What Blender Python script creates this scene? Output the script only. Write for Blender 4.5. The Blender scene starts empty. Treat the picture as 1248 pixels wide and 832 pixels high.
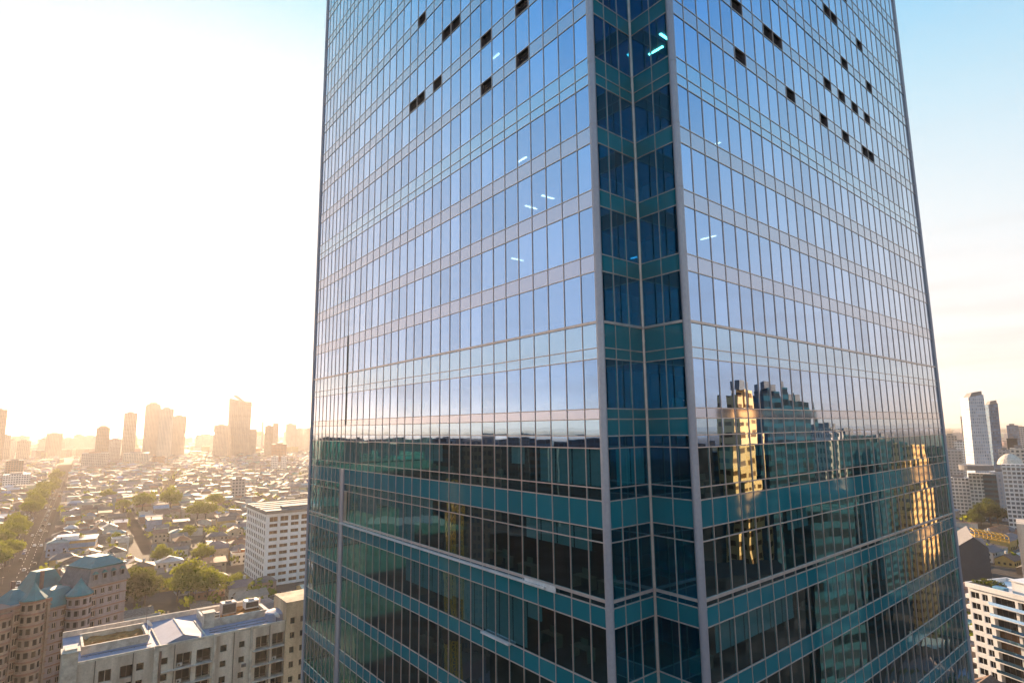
import bpy, bmesh, math, random
from mathutils import Vector, Matrix, noise as mnoise
random.seed(11)
R = math.radians
sc = bpy.context.scene
C = sc.collection
EZ = 80.0                       # eye height above the street

# ------------------------------------------------------------------ camera
F_PX, TILT, ROLL = 714.8, R(8.369), R(.646)
cam = bpy.data.cameras.new('camera'); cam_ob = bpy.data.objects.new('camera', cam); C.objects.link(cam_ob)
cam.sensor_width = 36; cam.lens = F_PX / 1248 * 36
cam.clip_start = .5; cam.clip_end = 60000
cam_ob.matrix_world = Matrix.Translation((0, 0, EZ)) @ Matrix.Rotation(math.pi/2 + TILT, 4, 'X') @ Matrix.Rotation(-ROLL, 4, 'Z')
sc.camera = cam_ob

def ray(x, y):
    """direction of the photograph's pixel (1248 x 832), used only to survey where things stand"""
    px, py = x-624, y-416
    c, s = math.cos(ROLL), math.sin(ROLL)
    a, b = px*c - py*s, px*s + py*c
    d = (a/F_PX, 1.0, -b/F_PX); ct, st = math.cos(TILT), math.sin(TILT)
    return Vector((d[0], d[1]*ct - d[2]*st, d[1]*st + d[2]*ct))
def at_z(x, y, z=0.0):
    r = ray(x, y); t = (z-EZ)/r.z
    return Vector((r.x*t, r.y*t, z))
def at_y(x, y, Y):
    r = ray(x, y); t = Y/r.y
    return Vector((r.x*t, Y, EZ + r.z*t))
def project(p):
    x, y, z = p[0], p[1], p[2]-EZ
    ct, st = math.cos(TILT), math.sin(TILT)
    d = y*ct + z*st; u = -y*st + z*ct
    if d < 1: return (-9999, -9999)
    px, py = F_PX*x/d, -F_PX*u/d
    c, s = math.cos(ROLL), math.sin(ROLL)
    return (624 + px*c + py*s, 416 - px*s + py*c)

# ------------------------------------------------------------------ helpers
class MB:
    """collects quads, boxes and prisms; build() links them as one mesh object"""
    def __init__(s): s.v = []; s.f = []; s.m = []; s.uv = []; s.col = []
    def poly(s, pts, m=0, uv=None, col=None):
        i = len(s.v); s.v += [tuple(p) for p in pts]; s.f.append(tuple(range(i, i+len(pts)))); s.m.append(m)
        s.uv.append(uv); s.col.append(col)
    def hexa(s, a, b, m=0, col=None, caps=True):
        """a: 4 bottom points counter-clockwise, b: 4 top points"""
        u = 0
        for k in range(4):
            k2 = (k+1) % 4
            w = (Vector(a[k2])-Vector(a[k])).length
            s.poly((a[k], a[k2], b[k2], b[k]), m, ((u, a[k][2]), (u+w, a[k2][2]), (u+w, b[k2][2]), (u, b[k][2])), col); u += w
        if caps:
            s.poly(b, m, None, col); s.poly(a[::-1], m, None, col)
    def box(s, o, ex, ey, x0, x1, y0, y1, z0, z1, m=0, col=None):
        """box in a local frame: o origin (x,y), ex/ey unit plan vectors, z absolute"""
        def P(x, y, z): return (o[0]+ex[0]*x+ey[0]*y, o[1]+ex[1]*x+ey[1]*y, z)
        a = [P(x0, y0, z0), P(x1, y0, z0), P(x1, y1, z0), P(x0, y1, z0)]
        b = [P(x0, y0, z1), P(x1, y0, z1), P(x1, y1, z1), P(x0, y1, z1)]
        s.hexa(a, b, m, col)
    def tube(s, p, q, r0, r1=None, n=8, m=0):
        r1 = r0 if r1 is None else r1
        p, q = Vector(p), Vector(q); d = (q-p).normalized()
        t = d.cross(Vector((0, 0, 1))) if abs(d.z) < .95 else Vector((1, 0, 0)); t.normalize(); b = d.cross(t)
        A = [p + (t*math.cos(2*math.pi*k/n) + b*math.sin(2*math.pi*k/n))*r0 for k in range(n)]
        B = [q + (t*math.cos(2*math.pi*k/n) + b*math.sin(2*math.pi*k/n))*r1 for k in range(n)]
        for k in range(n): s.poly((A[k], A[(k+1) % n], B[(k+1) % n], B[k]), m)
        s.poly(B, m); s.poly(A[::-1], m)
    def lathe(s, c, prof, n=12, m=0, a0=0, a1=2*math.pi):
        full = abs(a1-a0-2*math.pi) < 1e-6; u = a1-a0
        def P(r, z, k): a = a0 + u*k/n; return (c[0]+r*math.cos(a), c[1]+r*math.sin(a), c[2]+z)
        for (r0, z0), (r1, z1) in zip(prof, prof[1:]):
            for k in range(n):
                w = u*max(r0, r1)
                pts = [P(r0, z0, k), P(r0, z0, k+1), P(r1, z1, k+1), P(r1, z1, k)]
                uv = [(w*k/n, c[2]+z0), (w*(k+1)/n, c[2]+z0), (w*(k+1)/n, c[2]+z1), (w*k/n, c[2]+z1)]
                if r1 < 1e-4: pts, uv = pts[:3], uv[:3]
                elif r0 < 1e-4: pts, uv = [pts[0], pts[2], pts[3]], [uv[0], uv[2], uv[3]]
                s.poly(pts, m, uv)
    def build(s, name, mats, parent=None, loc=None):
        me = bpy.data.meshes.new(name)
        v = s.v
        if loc is not None: v = [(p[0]-loc[0], p[1]-loc[1], p[2]-loc[2]) for p in v]
        me.from_pydata(v, [], s.f)
        if not isinstance(mats, (list, tuple)): mats = [mats]
        for m in mats: me.materials.append(m)
        if len(mats) > 1: me.polygons.foreach_set('material_index', s.m)
        if any(u is not None for u in s.uv):
            L = me.uv_layers.new(name='UVMap'); flat = []
            for f, u in zip(s.f, s.uv):
                if u is None: u = [(v[i][0]*.7+v[i][1]*.3, v[i][1]*.7-v[i][0]*.3) for i in f]
                for a in u: flat += (a[0], a[1])
            L.data.foreach_set('uv', flat)
        if any(c is not None for c in s.col):
            A = me.attributes.new('tint', 'FLOAT_COLOR', 'FACE'); flat = []
            for c in s.col: flat += (*(c or (.3, .3, .3)), 1)
            A.data.foreach_set('color', flat)
        me.update()
        o = bpy.data.objects.new(name, me); C.objects.link(o)
        if loc is not None: o.location = loc
        if parent is not None:
            o.parent = parent
            W, q = Vector((0, 0, 0)), parent                            # meshes are written in world coordinates
            while q: W += q.location; q = q.parent
            o.location = Vector(loc or (0, 0, 0)) - W
        return o
def empty(name, loc=(0, 0, 0)):
    o = bpy.data.objects.new(name, None); C.objects.link(o); o.location = loc; o.empty_display_size = 1; return o
def tag(o, label=None, cat=None, group=None, kind=None):
    if label: o['label'] = label
    if cat: o['category'] = cat
    if group: o['group'] = group
    if kind: o['kind'] = kind
    return o

# ------------------------------------------------------------------ materials
class NT:
    def __init__(s, name):
        s.mat = bpy.data.materials.new(name); s.mat.use_nodes = True; s.t = s.mat.node_tree; s.t.nodes.clear()
        s.out = s.n('OutputMaterial')
    def n(s, typ, **kw):
        x = s.t.nodes.new('ShaderNode'+typ)
        for k, v in kw.items():
            if k.startswith('i_'):
                k = k[2:]; x.inputs[int(k) if k.isdigit() else k].default_value = v
            else: setattr(x, k, v)
        return x
    def l(s, a, b): s.t.links.new(a, b)
    def math(s, op, a, b=None, clamp=False):
        x = s.n('Math', operation=op, use_clamp=clamp)
        for i, v in enumerate((a, b)):
            if v is None: continue
            if isinstance(v, (int, float)): x.inputs[i].default_value = v
            else: s.l(v, x.inputs[i])
        return x.outputs[0]
    def vm(s, op, a, b=None, scale=None):
        x = s.n('VectorMath', operation=op)
        for i, v in enumerate((a, b)):
            if v is None: continue
            if isinstance(v, (tuple, list)): x.inputs[i].default_value = v
            else: s.l(v, x.inputs[i])
        if scale is not None:
            if isinstance(scale, (int, float)): x.inputs['Scale'].default_value = scale
            else: s.l(scale, x.inputs['Scale'])
        return x.outputs['Value'] if op in ('DOT_PRODUCT', 'LENGTH') else x.outputs['Vector']
    def mix(s, fac, a, b):
        x = s.n('Mix', data_type='RGBA')
        for i, v in ((0, fac), (6, a), (7, b)):
            if isinstance(v, (int, float)): x.inputs[i].default_value = v
            elif isinstance(v, tuple): x.inputs[i].default_value = (*v[:3], 1)
            else: s.l(v, x.inputs[i])
        return x.outputs[2]
    def noise(s, scale, detail=3, vec=None, stretch=None, rough=.55):
        co = s.n('TexCoord').outputs['Object'] if vec is None else vec
        if stretch:
            mp = s.n('Mapping'); mp.inputs['Scale'].default_value = stretch; s.l(co, mp.inputs['Vector']); co = mp.outputs[0]
        x = s.n('TexNoise'); x.inputs['Scale'].default_value = scale; x.inputs['Detail'].default_value = detail
        x.inputs['Roughness'].default_value = rough; s.l(co, x.inputs['Vector']); return x.outputs['Fac']
    def ramp(s, fac, a, b):
        x = s.n('MapRange'); x.inputs[1].default_value = a; x.inputs[2].default_value = b; s.l(fac, x.inputs[0]); return x.outputs[0]
    def done(s, shader, disp=None):
        s.l(shader, s.out.inputs['Surface']); return s.mat
    def pbr(s, col, rough=.7, metal=0, spec=.5, normal=None):
        b = s.n('BsdfPrincipled')
        for k, v in (('Base Color', col), ('Roughness', rough), ('Metallic', metal), ('Specular IOR Level', spec)):
            if isinstance(v, tuple): b.inputs[k].default_value = (*v[:3], 1)
            elif isinstance(v, (int, float)): b.inputs[k].default_value = v
            else: s.l(v, b.inputs[k])
        if normal is not None: s.l(normal, b.inputs['Normal'])
        return b.outputs[0]

def rough_mat(name, c, c2=None, scale=.4, rough=.8, metal=0, streak=False, spec=.4, bump=0):
    """a weathered surface: two tones and fine grain"""
    t = NT(name); c2 = c2 or tuple(x*.7 for x in c)
    n1 = t.noise(scale, 5, stretch=(1, 1, .15) if streak else None)
    col = t.mix(t.ramp(n1, .38, .66), c, c2)
    n2 = t.noise(scale*9, 3)
    col = t.mix(t.math('MULTIPLY', t.ramp(n2, .4, .75), .35), col, tuple(x*.75 for x in c2))
    nrm = None
    if bump:
        b = t.n('Bump'); b.inputs['Strength'].default_value = bump; t.l(n2, b.inputs['Height']); nrm = b.outputs[0]
    return t.done(t.pbr(col, rough, metal, spec, nrm))

def facade_mat(name, wall, win=(.03, .04, .05), bay=3.2, floor=3.6, wx=.62, wy=.55, wall2=None, winrough=.08, spec=.5):
    """procedural storeys of windows in metres along the wall (UV in metres)"""
    t = NT(name)
    uv = t.n('UVMap'); sep = t.n('SeparateXYZ'); t.l(uv.outputs[0], sep.inputs[0])
    U = t.math('DIVIDE', sep.outputs[0], bay); V = t.math('DIVIDE', sep.outputs[1], floor)
    fu, fv = t.math('FRACT', U), t.math('FRACT', V)
    mu = t.math('MULTIPLY', t.math('GREATER_THAN', fu, (1-wx)/2), t.math('LESS_THAN', fu, (1+wx)/2))
    mv = t.math('MULTIPLY', t.math('GREATER_THAN', fv, .28), t.math('LESS_THAN', fv, .28+wy))
    g = t.n('NewGeometry'); sn = t.n('SeparateXYZ'); t.l(g.outputs['True Normal'], sn.inputs[0])
    up = t.math('LESS_THAN', t.math('ABSOLUTE', sn.outputs[2]), .6)
    m = t.math('MULTIPLY', t.math('MULTIPLY', mu, mv), up)
    cell = t.n('CombineXYZ'); t.l(t.math('FLOOR', U), cell.inputs[0]); t.l(t.math('FLOOR', V), cell.inputs[1])
    wn = t.n('TexWhiteNoise'); t.l(cell.outputs[0], wn.inputs['Vector'])
    n1 = t.noise(.15, 4, stretch=(1, 1, .3))
    wc = t.mix(t.ramp(n1, .35, .7), wall, wall2 or tuple(x*.75 for x in wall))
    gc = t.mix(wn.outputs['Value'], win, tuple(min(1, x*2.5+.02) for x in win))
    col = t.mix(m, wc, gc)
    rg = t.math('SUBTRACT', .75, t.math('MULTIPLY', m, .75-winrough))
    b = t.n('Bump'); b.inputs['Strength'].default_value = .6; b.inputs['Distance'].default_value = .3; b.invert = True; t.l(m, b.inputs['Height'])
    return t.done(t.pbr(col, rg, 0, spec, b.outputs[0]))

def pane_normal(t, warp=.006, tilt=.004, wob=.0035):
    """each pane of a curtain wall sits a hair out of true and bows a little"""
    g = t.n('NewGeometry'); N = g.outputs['True Normal']
    T = t.vm('NORMALIZE', t.vm('CROSS_PRODUCT', (0, 0, 1), N))
    uv = t.n('UVMap'); su = t.n('SeparateXYZ'); t.l(uv.outputs[0], su.inputs[0])
    oi = t.n('ObjectInfo')
    rnd = t.math('FRACT', t.math('ADD', g.outputs['Random Per Island'], oi.outputs['Random']))
    wn = t.n('TexWhiteNoise', noise_dimensions='1D'); t.l(t.math('MULTIPLY', rnd, 913.7), wn.inputs['W'])
    sc_ = t.n('SeparateColor'); t.l(wn.outputs['Color'], sc_.inputs[0])
    k = t.math('MULTIPLY', t.math('ADD', sc_.outputs[2], .3), warp)
    a = t.math('ADD', t.math('MULTIPLY', t.math('SUBTRACT', su.outputs[0], .5), k), t.math('MULTIPLY', t.math('SUBTRACT', sc_.outputs[0], .5), tilt))
    b = t.math('ADD', t.math('MULTIPLY', t.math('SUBTRACT', su.outputs[1], .5), k), t.math('MULTIPLY', t.math('SUBTRACT', sc_.outputs[1], .5), tilt))
    nz = t.n('TexNoise'); nz.inputs['Scale'].default_value = .8; nz.inputs['Detail'].default_value = 1; t.l(g.outputs['Position'], nz.inputs['Vector'])
    nv = t.vm('SCALE', t.vm('SUBTRACT', nz.outputs['Color'], (.5, .5, .5)), scale=wob*2)
    n = t.vm('ADD', t.vm('ADD', N, t.vm('SCALE', T, scale=a)), t.vm('ADD', nv, t.vm('SCALE', (0, 0, 1), scale=b)))
    return t.vm('NORMALIZE', n), rnd

def glass_mat(name, refl=(.345, .575, 1.0), trans=(.22, .36, .42), f0=.72, rough=.0, warp=.014, tilt=.011):
    t = NT(name)
    nrm, rnd = pane_normal(t, warp, tilt)
    lw = t.n('LayerWeight'); lw.inputs['Blend'].default_value = .5
    p5 = t.math('POWER', lw.outputs['Facing'], 4.5)
    tintc = t.mix(t.math('MULTIPLY', t.math('POWER', lw.outputs['Facing'], 3), 1.7, True), refl, (1.0, .97, .95))
    fac = t.math('ADD', t.math('MULTIPLY', p5, 1-f0), t.math('MULTIPLY', t.math('ADD', t.math('MULTIPLY', rnd, .2), .9), f0))
    gl = t.n('BsdfGlossy'); t.l(tintc, gl.inputs['Color']); gl.inputs['Roughness'].default_value = rough; t.l(nrm, gl.inputs['Normal'])
    tr = t.n('BsdfTransparent'); tr.inputs['Color'].default_value = (*trans, 1)
    mx = t.n('MixShader'); t.l(fac, mx.inputs[0]); t.l(tr.outputs[0], mx.inputs[1]); t.l(gl.outputs[0], mx.inputs[2])
    return t.done(mx.outputs[0])

def spandrel_mat(name, c, refl=(.85, .92, 1), f0=.2, rough=.04, var=.25):
    t = NT(name)
    nrm, rnd = pane_normal(t, .008, .008)
    lw = t.n('LayerWeight'); lw.inputs['Blend'].default_value = .5
    fac = t.math('ADD', t.math('MULTIPLY', t.math('POWER', lw.outputs['Facing'], 4.5), 1-f0), f0)
    tintc = t.mix(t.math('MULTIPLY', t.math('POWER', lw.outputs['Facing'], 3), 1.7, True), refl, (1.0, .97, .95))
    gl = t.n('BsdfGlossy'); t.l(tintc, gl.inputs['Color']); gl.inputs['Roughness'].default_value = rough; t.l(nrm, gl.inputs['Normal'])
    n1 = t.noise(.35, 4)
    col = t.mix(t.math('MULTIPLY', t.math('ADD', t.math('MULTIPLY', rnd, .6), t.math('MULTIPLY', n1, .4)), var), c, tuple(x*.45 for x in c))
    df = t.n('BsdfDiffuse'); t.l(col, df.inputs['Color'])
    mx = t.n('MixShader'); t.l(fac, mx.inputs[0]); t.l(df.outputs[0], mx.inputs[1]); t.l(gl.outputs[0], mx.inputs[2])
    return t.done(mx.outputs[0])

def emit_mat(name, c, s):
    t = NT(name); e = t.n('Emission'); e.inputs[0].default_value = (*c, 1); e.inputs[1].default_value = s; return t.done(e.outputs[0])

def leaf_mat(name, c, c2):
    t = NT(name)
    oi = t.n('ObjectInfo'); g = t.n('NewGeometry')
    n1 = t.noise(.35, 3)
    col = t.mix(t.ramp(n1, .3, .7), c, c2)
    col = t.mix(t.math('MULTIPLY', g.outputs['Random Per Island'], .5), col, tuple(x*1.6 for x in c2))
    df = t.n('BsdfDiffuse'); t.l(col, df.inputs[0]); tl = t.n('BsdfTranslucent'); t.l(t.mix(.4, col, (.30, .30, .03)), tl.inputs[0])
    mx = t.n('MixShader'); mx.inputs[0].default_value = .45; t.l(df.outputs[0], mx.inputs[1]); t.l(tl.outputs[0], mx.inputs[2])
    return t.done(mx.outputs[0])

def tint_mat(name, rough=.75):
    """many small buildings whose own paint colour is stored per face"""
    t = NT(name); a = t.n('Attribute', attribute_name='tint')
    n1 = t.noise(.12, 5); n2 = t.noise(1.5, 2)
    col = t.mix(t.math('MULTIPLY', t.ramp(n1, .4, .7), .5), a.outputs['Color'], (.12, .10, .09))
    col = t.mix(t.math('MULTIPLY', t.ramp(n2, .45, .6), .25), col, (.30, .27, .25))
    return t.done(t.pbr(col, rough, 0, .3))

M = {}
M['glass'] = glass_mat('tower_glass')
M['glass_low'] = glass_mat('clear_low_glass', (.48, .78, .94), (.17, .52, .58), .31)
M['glass_notch'] = glass_mat('notch_glass', refl=(.18, .60, .95), trans=(.07, .56, .64), f0=.28)
M['sp_grey'] = spandrel_mat('lavender_spandrel', (.15, .135, .165), (.60, .68, .92), .56, .06)
M['sp_light'] = spandrel_mat('pale_blue_spandrel', (.02, .09, .13), (.44, .68, 1), .66, .02)
M['sp_teal'] = spandrel_mat('teal_spandrel', (.012, .17, .215), (.75, .92, 1), .10, .05, .5)
M['mullion'] = rough_mat('copper_grey_mullion', (.60, .49, .44), (.50, .40, .36), 2, .35, .4)
M['mullion_dark'] = rough_mat('dark_mullion', (.06, .05, .055), (.04, .035, .04), 2, .5, .2)
M['post'] = rough_mat('aluminium_post', (.42, .40, .43), (.33, .31, .35), .6, .42, .35, streak=True)
M['slab'] = rough_mat('office_slab', (.10, .10, .10), None, .5, .9)
M['core'] = rough_mat('office_core', (.05, .048, .045), (.035, .034, .033), .3, .9)
M['vent'] = rough_mat('dark_vent', (.12, .095, .10), (.075, .06, .064), 2, .7)
M['blind'] = rough_mat('pale_blind', (.62, .64, .62), (.55, .57, .55), .5, .9)
M['desk'] = rough_mat('office_desk', (.35, .27, .2), None, 1, .6)
M['light'] = emit_mat('ceiling_tube', (1, .93, .82), 2.2)
M['ledge'] = rough_mat('white_ledge', (.62, .58, .56), (.5, .46, .44), 1, .6)
M['roofgrey'] = rough_mat('blue_grey_membrane', (.28, .295, .37), (.21, .22, .28), .25, .8)
M['concrete'] = rough_mat('stained_cream_concrete', (.76, .63, .50), (.38, .29, .22), .35, .9, streak=True, bump=.15)
M['concrete2'] = rough_mat('ochre_stained_concrete', (.66, .48, .30), (.24, .16, .10), .3, .9, streak=True, bump=.15)  # stains are real, the orange tone is sun glow put into the colour
M['trim'] = rough_mat('pale_render', (.68, .59, .48), (.42, .34, .27), .8, .88)
M['soil'] = rough_mat('rusty_roof_gravel', (.42, .19, .05), (.26, .12, .04), .8, .95, bump=.4)
M['white'] = rough_mat('white_paint', (.78, .75, .72), (.66, .63, .60), .3, .7, streak=True)
M['brown_glass'] = rough_mat('brown_window', (.16, .075, .035), (.10, .05, .025), .5, .2)
M['dark_glass'] = rough_mat('dark_window', (.022, .021, .021), (.010, .009, .009), .6, .2, spec=.25)
M['rail'] = rough_mat('iron_rail', (.12, .10, .09), None, 2, .6, .3)
M['pinkwall'] = rough_mat('mauve_stone', (.31, .275, .28), (.20, .175, .18), .3, .85, streak=True)
M['brick'] = rough_mat('orange_brick_trim', (.27, .155, .115), (.19, .12, .095), .7, .85)
M['ochre'] = rough_mat('ochre_render', (.34, .275, .21), (.22, .175, .145), .5, .85)
M['tealroof'] = rough_mat('teal_copper_roof', (.035, .185, .195), (.03, .13, .145), .5, .55)
M['slate'] = rough_mat('grey_slate', (.20, .19, .19), (.14, .13, .13), .8, .85)
M['asphalt'] = rough_mat('asphalt', (.055, .047, .043), (.038, .034, .032), .08, 1.0, spec=0)
M['pave'] = rough_mat('paving', (.10, .085, .072), (.07, .06, .053), .3, 1.0, spec=0)
M['paint'] = rough_mat('road_paint', (.6, .58, .52), (.4, .38, .35), .5, .8)
M['leaf'] = leaf_mat('yellow_green_leaves', (.095, .125, .004), (.15, .165, .006))
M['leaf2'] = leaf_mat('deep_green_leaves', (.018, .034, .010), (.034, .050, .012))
M['bark'] = rough_mat('bark', (.09, .065, .045), None, 3, .95)
M['yellow'] = rough_mat('yellow_steel', (.78, .44, .05), (.58, .30, .03), 1, .55)
M['tank'] = rough_mat('pinkish_tank', (.52, .43, .39), (.4, .33, .3), 1, .8)
M['charcoal'] = rough_mat('charcoal_sheet', (.05, .06, .075), (.04, .045, .055), .4, .6)
M['tint'] = tint_mat('painted_roofs_and_walls')

# ------------------------------------------------------------------ sky, sun, haze
SUN_AZ, SUN_EL = R(-27), R(11)
w = bpy.data.worlds.new('World'); sc.world = w; w.use_nodes = True
nt = w.node_tree; nt.nodes.clear()
sky = nt.nodes.new('ShaderNodeTexSky'); sky.sky_type = 'NISHITA'; sky.sun_disc = False
sky.sun_elevation = SUN_EL; sky.sun_rotation = SUN_AZ; sky.altitude = 50
sky.air_density = 1.0; sky.dust_density = 1.2; sky.ozone_density = 2.0
bg = nt.nodes.new('ShaderNodeBackground'); bg.inputs[1].default_value = .12
wo = nt.nodes.new('ShaderNodeOutputWorld'); hs = nt.nodes.new('ShaderNodeHueSaturation'); hs.inputs['Saturation'].default_value = .85; nt.links.new(sky.outputs[0], hs.inputs['Color'])
def wn(typ, **kw):
    x = nt.nodes.new('ShaderNode'+typ)
    for k, v in kw.items(): setattr(x, k, v)
    return x
# evening colour of the sky dome: rosy low down, deeper blue overhead, and the glare round the sun held back as thin cloud does
tc = wn('TexCoord'); sx = wn('SeparateXYZ'); nt.links.new(tc.outputs['Generated'], sx.inputs[0])
cr = wn('ValToRGB'); nt.links.new(sx.outputs[2], cr.inputs[0]); e = cr.color_ramp.elements
e[0].position = 0; e[0].color = (1.0, .74, .80, 1); e[1].position = .75; e[1].color = (.13, .37, .96, 1)
for p_, c_ in ((.10, (1.0, .80, .80, 1)), (.28, (.66, .72, .90, 1)), (.44, (.42, .60, .94, 1)), (.60, (.19, .42, .95, 1))): q_ = e.new(p_); q_.color = c_
m1 = wn('VectorMath', operation='MULTIPLY'); nt.links.new(hs.outputs[0], m1.inputs[0]); nt.links.new(cr.outputs[0], m1.inputs[1])
m2 = wn('VectorMath', operation='SCALE'); m2.inputs['Scale'].default_value = 2.0; nt.links.new(m1.outputs[0], m2.inputs[0])
m3 = wn('VectorMath', operation='SCALE'); m3.inputs['Scale'].default_value = 1/1.62; nt.links.new(m2.outputs[0], m3.inputs[0])
m4 = wn('VectorMath', operation='MULTIPLY'); nt.links.new(m3.outputs[0], m4.inputs[0]); nt.links.new(m3.outputs[0], m4.inputs[1])
m5 = wn('VectorMath', operation='ADD'); nt.links.new(m4.outputs[0], m5.inputs[0]); m5.inputs[1].default_value = (1, 1, 1)
sp = wn('SeparateXYZ'); nt.links.new(m5.outputs[0], sp.inputs[0]); cb = wn('CombineXYZ')
for i in range(3):
    r_ = wn('Math', operation='SQRT'); nt.links.new(sp.outputs[i], r_.inputs[0]); nt.links.new(r_.outputs[0], cb.inputs[i])
m7 = wn('VectorMath', operation='DIVIDE'); nt.links.new(m2.outputs[0], m7.inputs[0]); nt.links.new(cb.outputs[0], m7.inputs[1])
# faint streaks of cloud low over the city
mp = wn('Mapping'); mp.inputs['Scale'].default_value = (2.2, 2.2, 26); nt.links.new(tc.outputs['Generated'], mp.inputs[0])
cn = wn('TexNoise'); cn.inputs['Scale'].default_value = 1.6; cn.inputs['Detail'].default_value = 5; nt.links.new(mp.outputs[0], cn.inputs['Vector'])
c1_ = wn('MapRange'); c1_.inputs[1].default_value = .48; c1_.inputs[2].default_value = .72; nt.links.new(cn.outputs['Fac'], c1_.inputs[0])
c2_ = wn('MapRange'); c2_.inputs[1].default_value = .30; c2_.inputs[2].default_value = .04; c2_.inputs[3].default_value = .05; c2_.inputs[4].default_value = .42; nt.links.new(sx.outputs[2], c2_.inputs[0])
cf = wn('Math', operation='MULTIPLY'); nt.links.new(c1_.outputs[0], cf.inputs[0]); nt.links.new(c2_.outputs[0], cf.inputs[1])
cm = wn('Mix', data_type='RGBA'); nt.links.new(cf.outputs[0], cm.inputs[0]); nt.links.new(m7.outputs[0], cm.inputs[6]); cm.inputs[7].default_value = (.98, .87, .82, 1)
nt.links.new(cm.outputs[2], bg.inputs[0]); nt.links.new(bg.outputs[0], wo.inputs[0])
sd = Vector((math.sin(SUN_AZ)*math.cos(SUN_EL), math.cos(SUN_AZ)*math.cos(SUN_EL), math.sin(SUN_EL)))
sl = bpy.data.lights.new('sun', 'SUN'); sl.energy = 3.6; sl.angle = R(.5); sl.color = (1, .70, .43)
so = bpy.data.objects.new('sun', sl); C.objects.link(so); so.location = sd*300; so.rotation_euler = sd.to_track_quat('Z', 'Y').to_euler()
sc.view_settings.view_transform = 'Standard'; sc.view_settings.look = 'None'
sc.view_settings.exposure = 2.4; sc.view_settings.gamma = 1

HAZE = 1.0e-4
def make_haze():
    b = MB(); b.box((0, 0), (1, 0), (0, 1), -9000, 9000, -1500, 14000, -1.5, 330)
    t = NT('haze_air'); v = t.n('VolumePrincipled'); v.inputs['Color'].default_value = (1, .90, .82, 1)
    v.inputs['Density'].default_value = HAZE; v.inputs['Anisotropy'].default_value = .4
    t.l(v.outputs[0], t.out.inputs['Volume'])
    o = b.build('haze', t.mat); tag(o, kind='stuff', label='warm evening haze lying over the whole city', cat='haze'); return o

# ------------------------------------------------------------------ the glass tower
AL, AR = R(37.63), R(49.88)
DL = Vector((-math.sin(AL), math.cos(AL), 0)); DR = Vector((math.sin(AR), math.cos(AR), 0))
C1 = Vector((5.19, 33.87, 0)); C2 = Vector((10.25, 33.87, 0))
LW, SEAM, RW = 48.86, 38.23, 47.95
NOTCH_L, NOTCH_R = 4.01, 3.26
INNER = C1 + DR*NOTCH_L
PL, PR = C1 + DL*LW, C2 + DR*RW
PB = PL + DR*RW
NL = Vector((-DL.y, DL.x, 0)); NL = NL if NL.dot(-C1) > 0 else -NL        # outward normals
NR = Vector((DR.y, -DR.x, 0)); NR = NR if NR.dot(-C2) > 0 else -NR
TOP = 27.25 + 4.1*12

bands = []       # (z0, z1, kind), relative to the eye
z = 27.25 + 4.1*11
for j in range(11, -1, -1):
    bands.append((27.25+4.1*j, 30.28+4.1*j, 'window')); bands.append((26.18+4.1*j, 27.25+4.1*j, 'grey'))
bands += [(23.15, 26.18, 'window'), (22.01, 23.15, 'light'), (21.29, 22.01, 'light'), (18.46, 21.29, 'window'), (17.37, 18.46, 'grey'),
          (14.34, 17.37, 'window'), (13.28, 14.34, 'grey'), (10.25, 13.28, 'window'), (9.21, 10.25, 'grey'), (6.12, 9.21, 'window'),
          (4.59, 6.12, 'light'), (3.96, 4.59, 'light'), (1.04, 3.96, 'window'), (.44, 1.04, 'grey'), (-.53, .44, 'light'),
          (-1.23, -.53, 'strip'), (-3.46, -1.23, 'window'), (-4.16, -3.46, 'strip'), (-5.69, -4.16, 'teal'), (-6.43, -5.69, 'strip'),
          (-9.53, -6.43, 'window'), (-9.91, -9.53, 'strip'), (-10.96, -9.91, 'teal')]
zt = -10.96
while zt > -72:
    bands += [(zt-3.05, zt, 'window'), (zt-4.1, zt-3.05, 'teal')]; zt -= 4.1
ZB = zt
floors = sorted({round(b[1], 2) for b in bands if b[2] in ('grey', 'teal')} | {22.6, 5.3})

# faces: start, dir, outward normal, list of panel edges along it, is it in the notch
def edges(spec):
    out = [0.0]
    for n, wd in spec: out += [out[-1]+wd*(k+1) for k in range(n)]
    return out
NOTN_L = Vector((DR.y, -DR.x, 0)); NOTN_R = Vector((-DL.y, DL.x, 0)); 
if NOTN_L.dot(C2-C1) < 0: NOTN_L = -NOTN_L
if NOTN_R.dot(C1-C2) < 0: NOTN_R = -NOTN_R
FACES = {
 'left':   (C1, DL, NL, edges([(25, SEAM/25), (9, (LW-SEAM)/9)]), False),
 'right':  (C2, DR, NR, edges([(30, RW/30)]), False),
 'notch_l': (C1, DR, NOTN_L, edges([(3, NOTCH_L/3)]), True),
 'notch_r': (C2, DL, NOTN_R, edges([(2, NOTCH_R/2)]), True),
 'back_l': (PL, DR, -NR, edges([(30, (PB-PL).length/30)]), False),
 'back_r': (PR, (PB-PR).normalized(), -NL, edges([(30, (PB-PR).length/30)]), False),
}
tower = tag(empty('glass_tower', (8, 60, 0)), 'huge blue glass office tower with a notched corner filling the middle of the view', 'skyscraper')
def face_quad(P, d, n, u0, u1, z0, z1, off):
    a = P + d*u0 + n*off; b = P + d*u1 + n*off
    q = [(a.x, a.y, z0+EZ), (b.x, b.y, z0+EZ), (b.x, b.y, z1+EZ), (a.x, a.y, z1+EZ)]
    if (Vector(q[1])-Vector(q[0])).cross(Vector(q[3])-Vector(q[0])).dot(n) < 0: q = [q[1], q[0], q[3], q[2]]
    return q
UVQ = ((0, 0), (1, 0), (1, 1), (0, 1))
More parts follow.
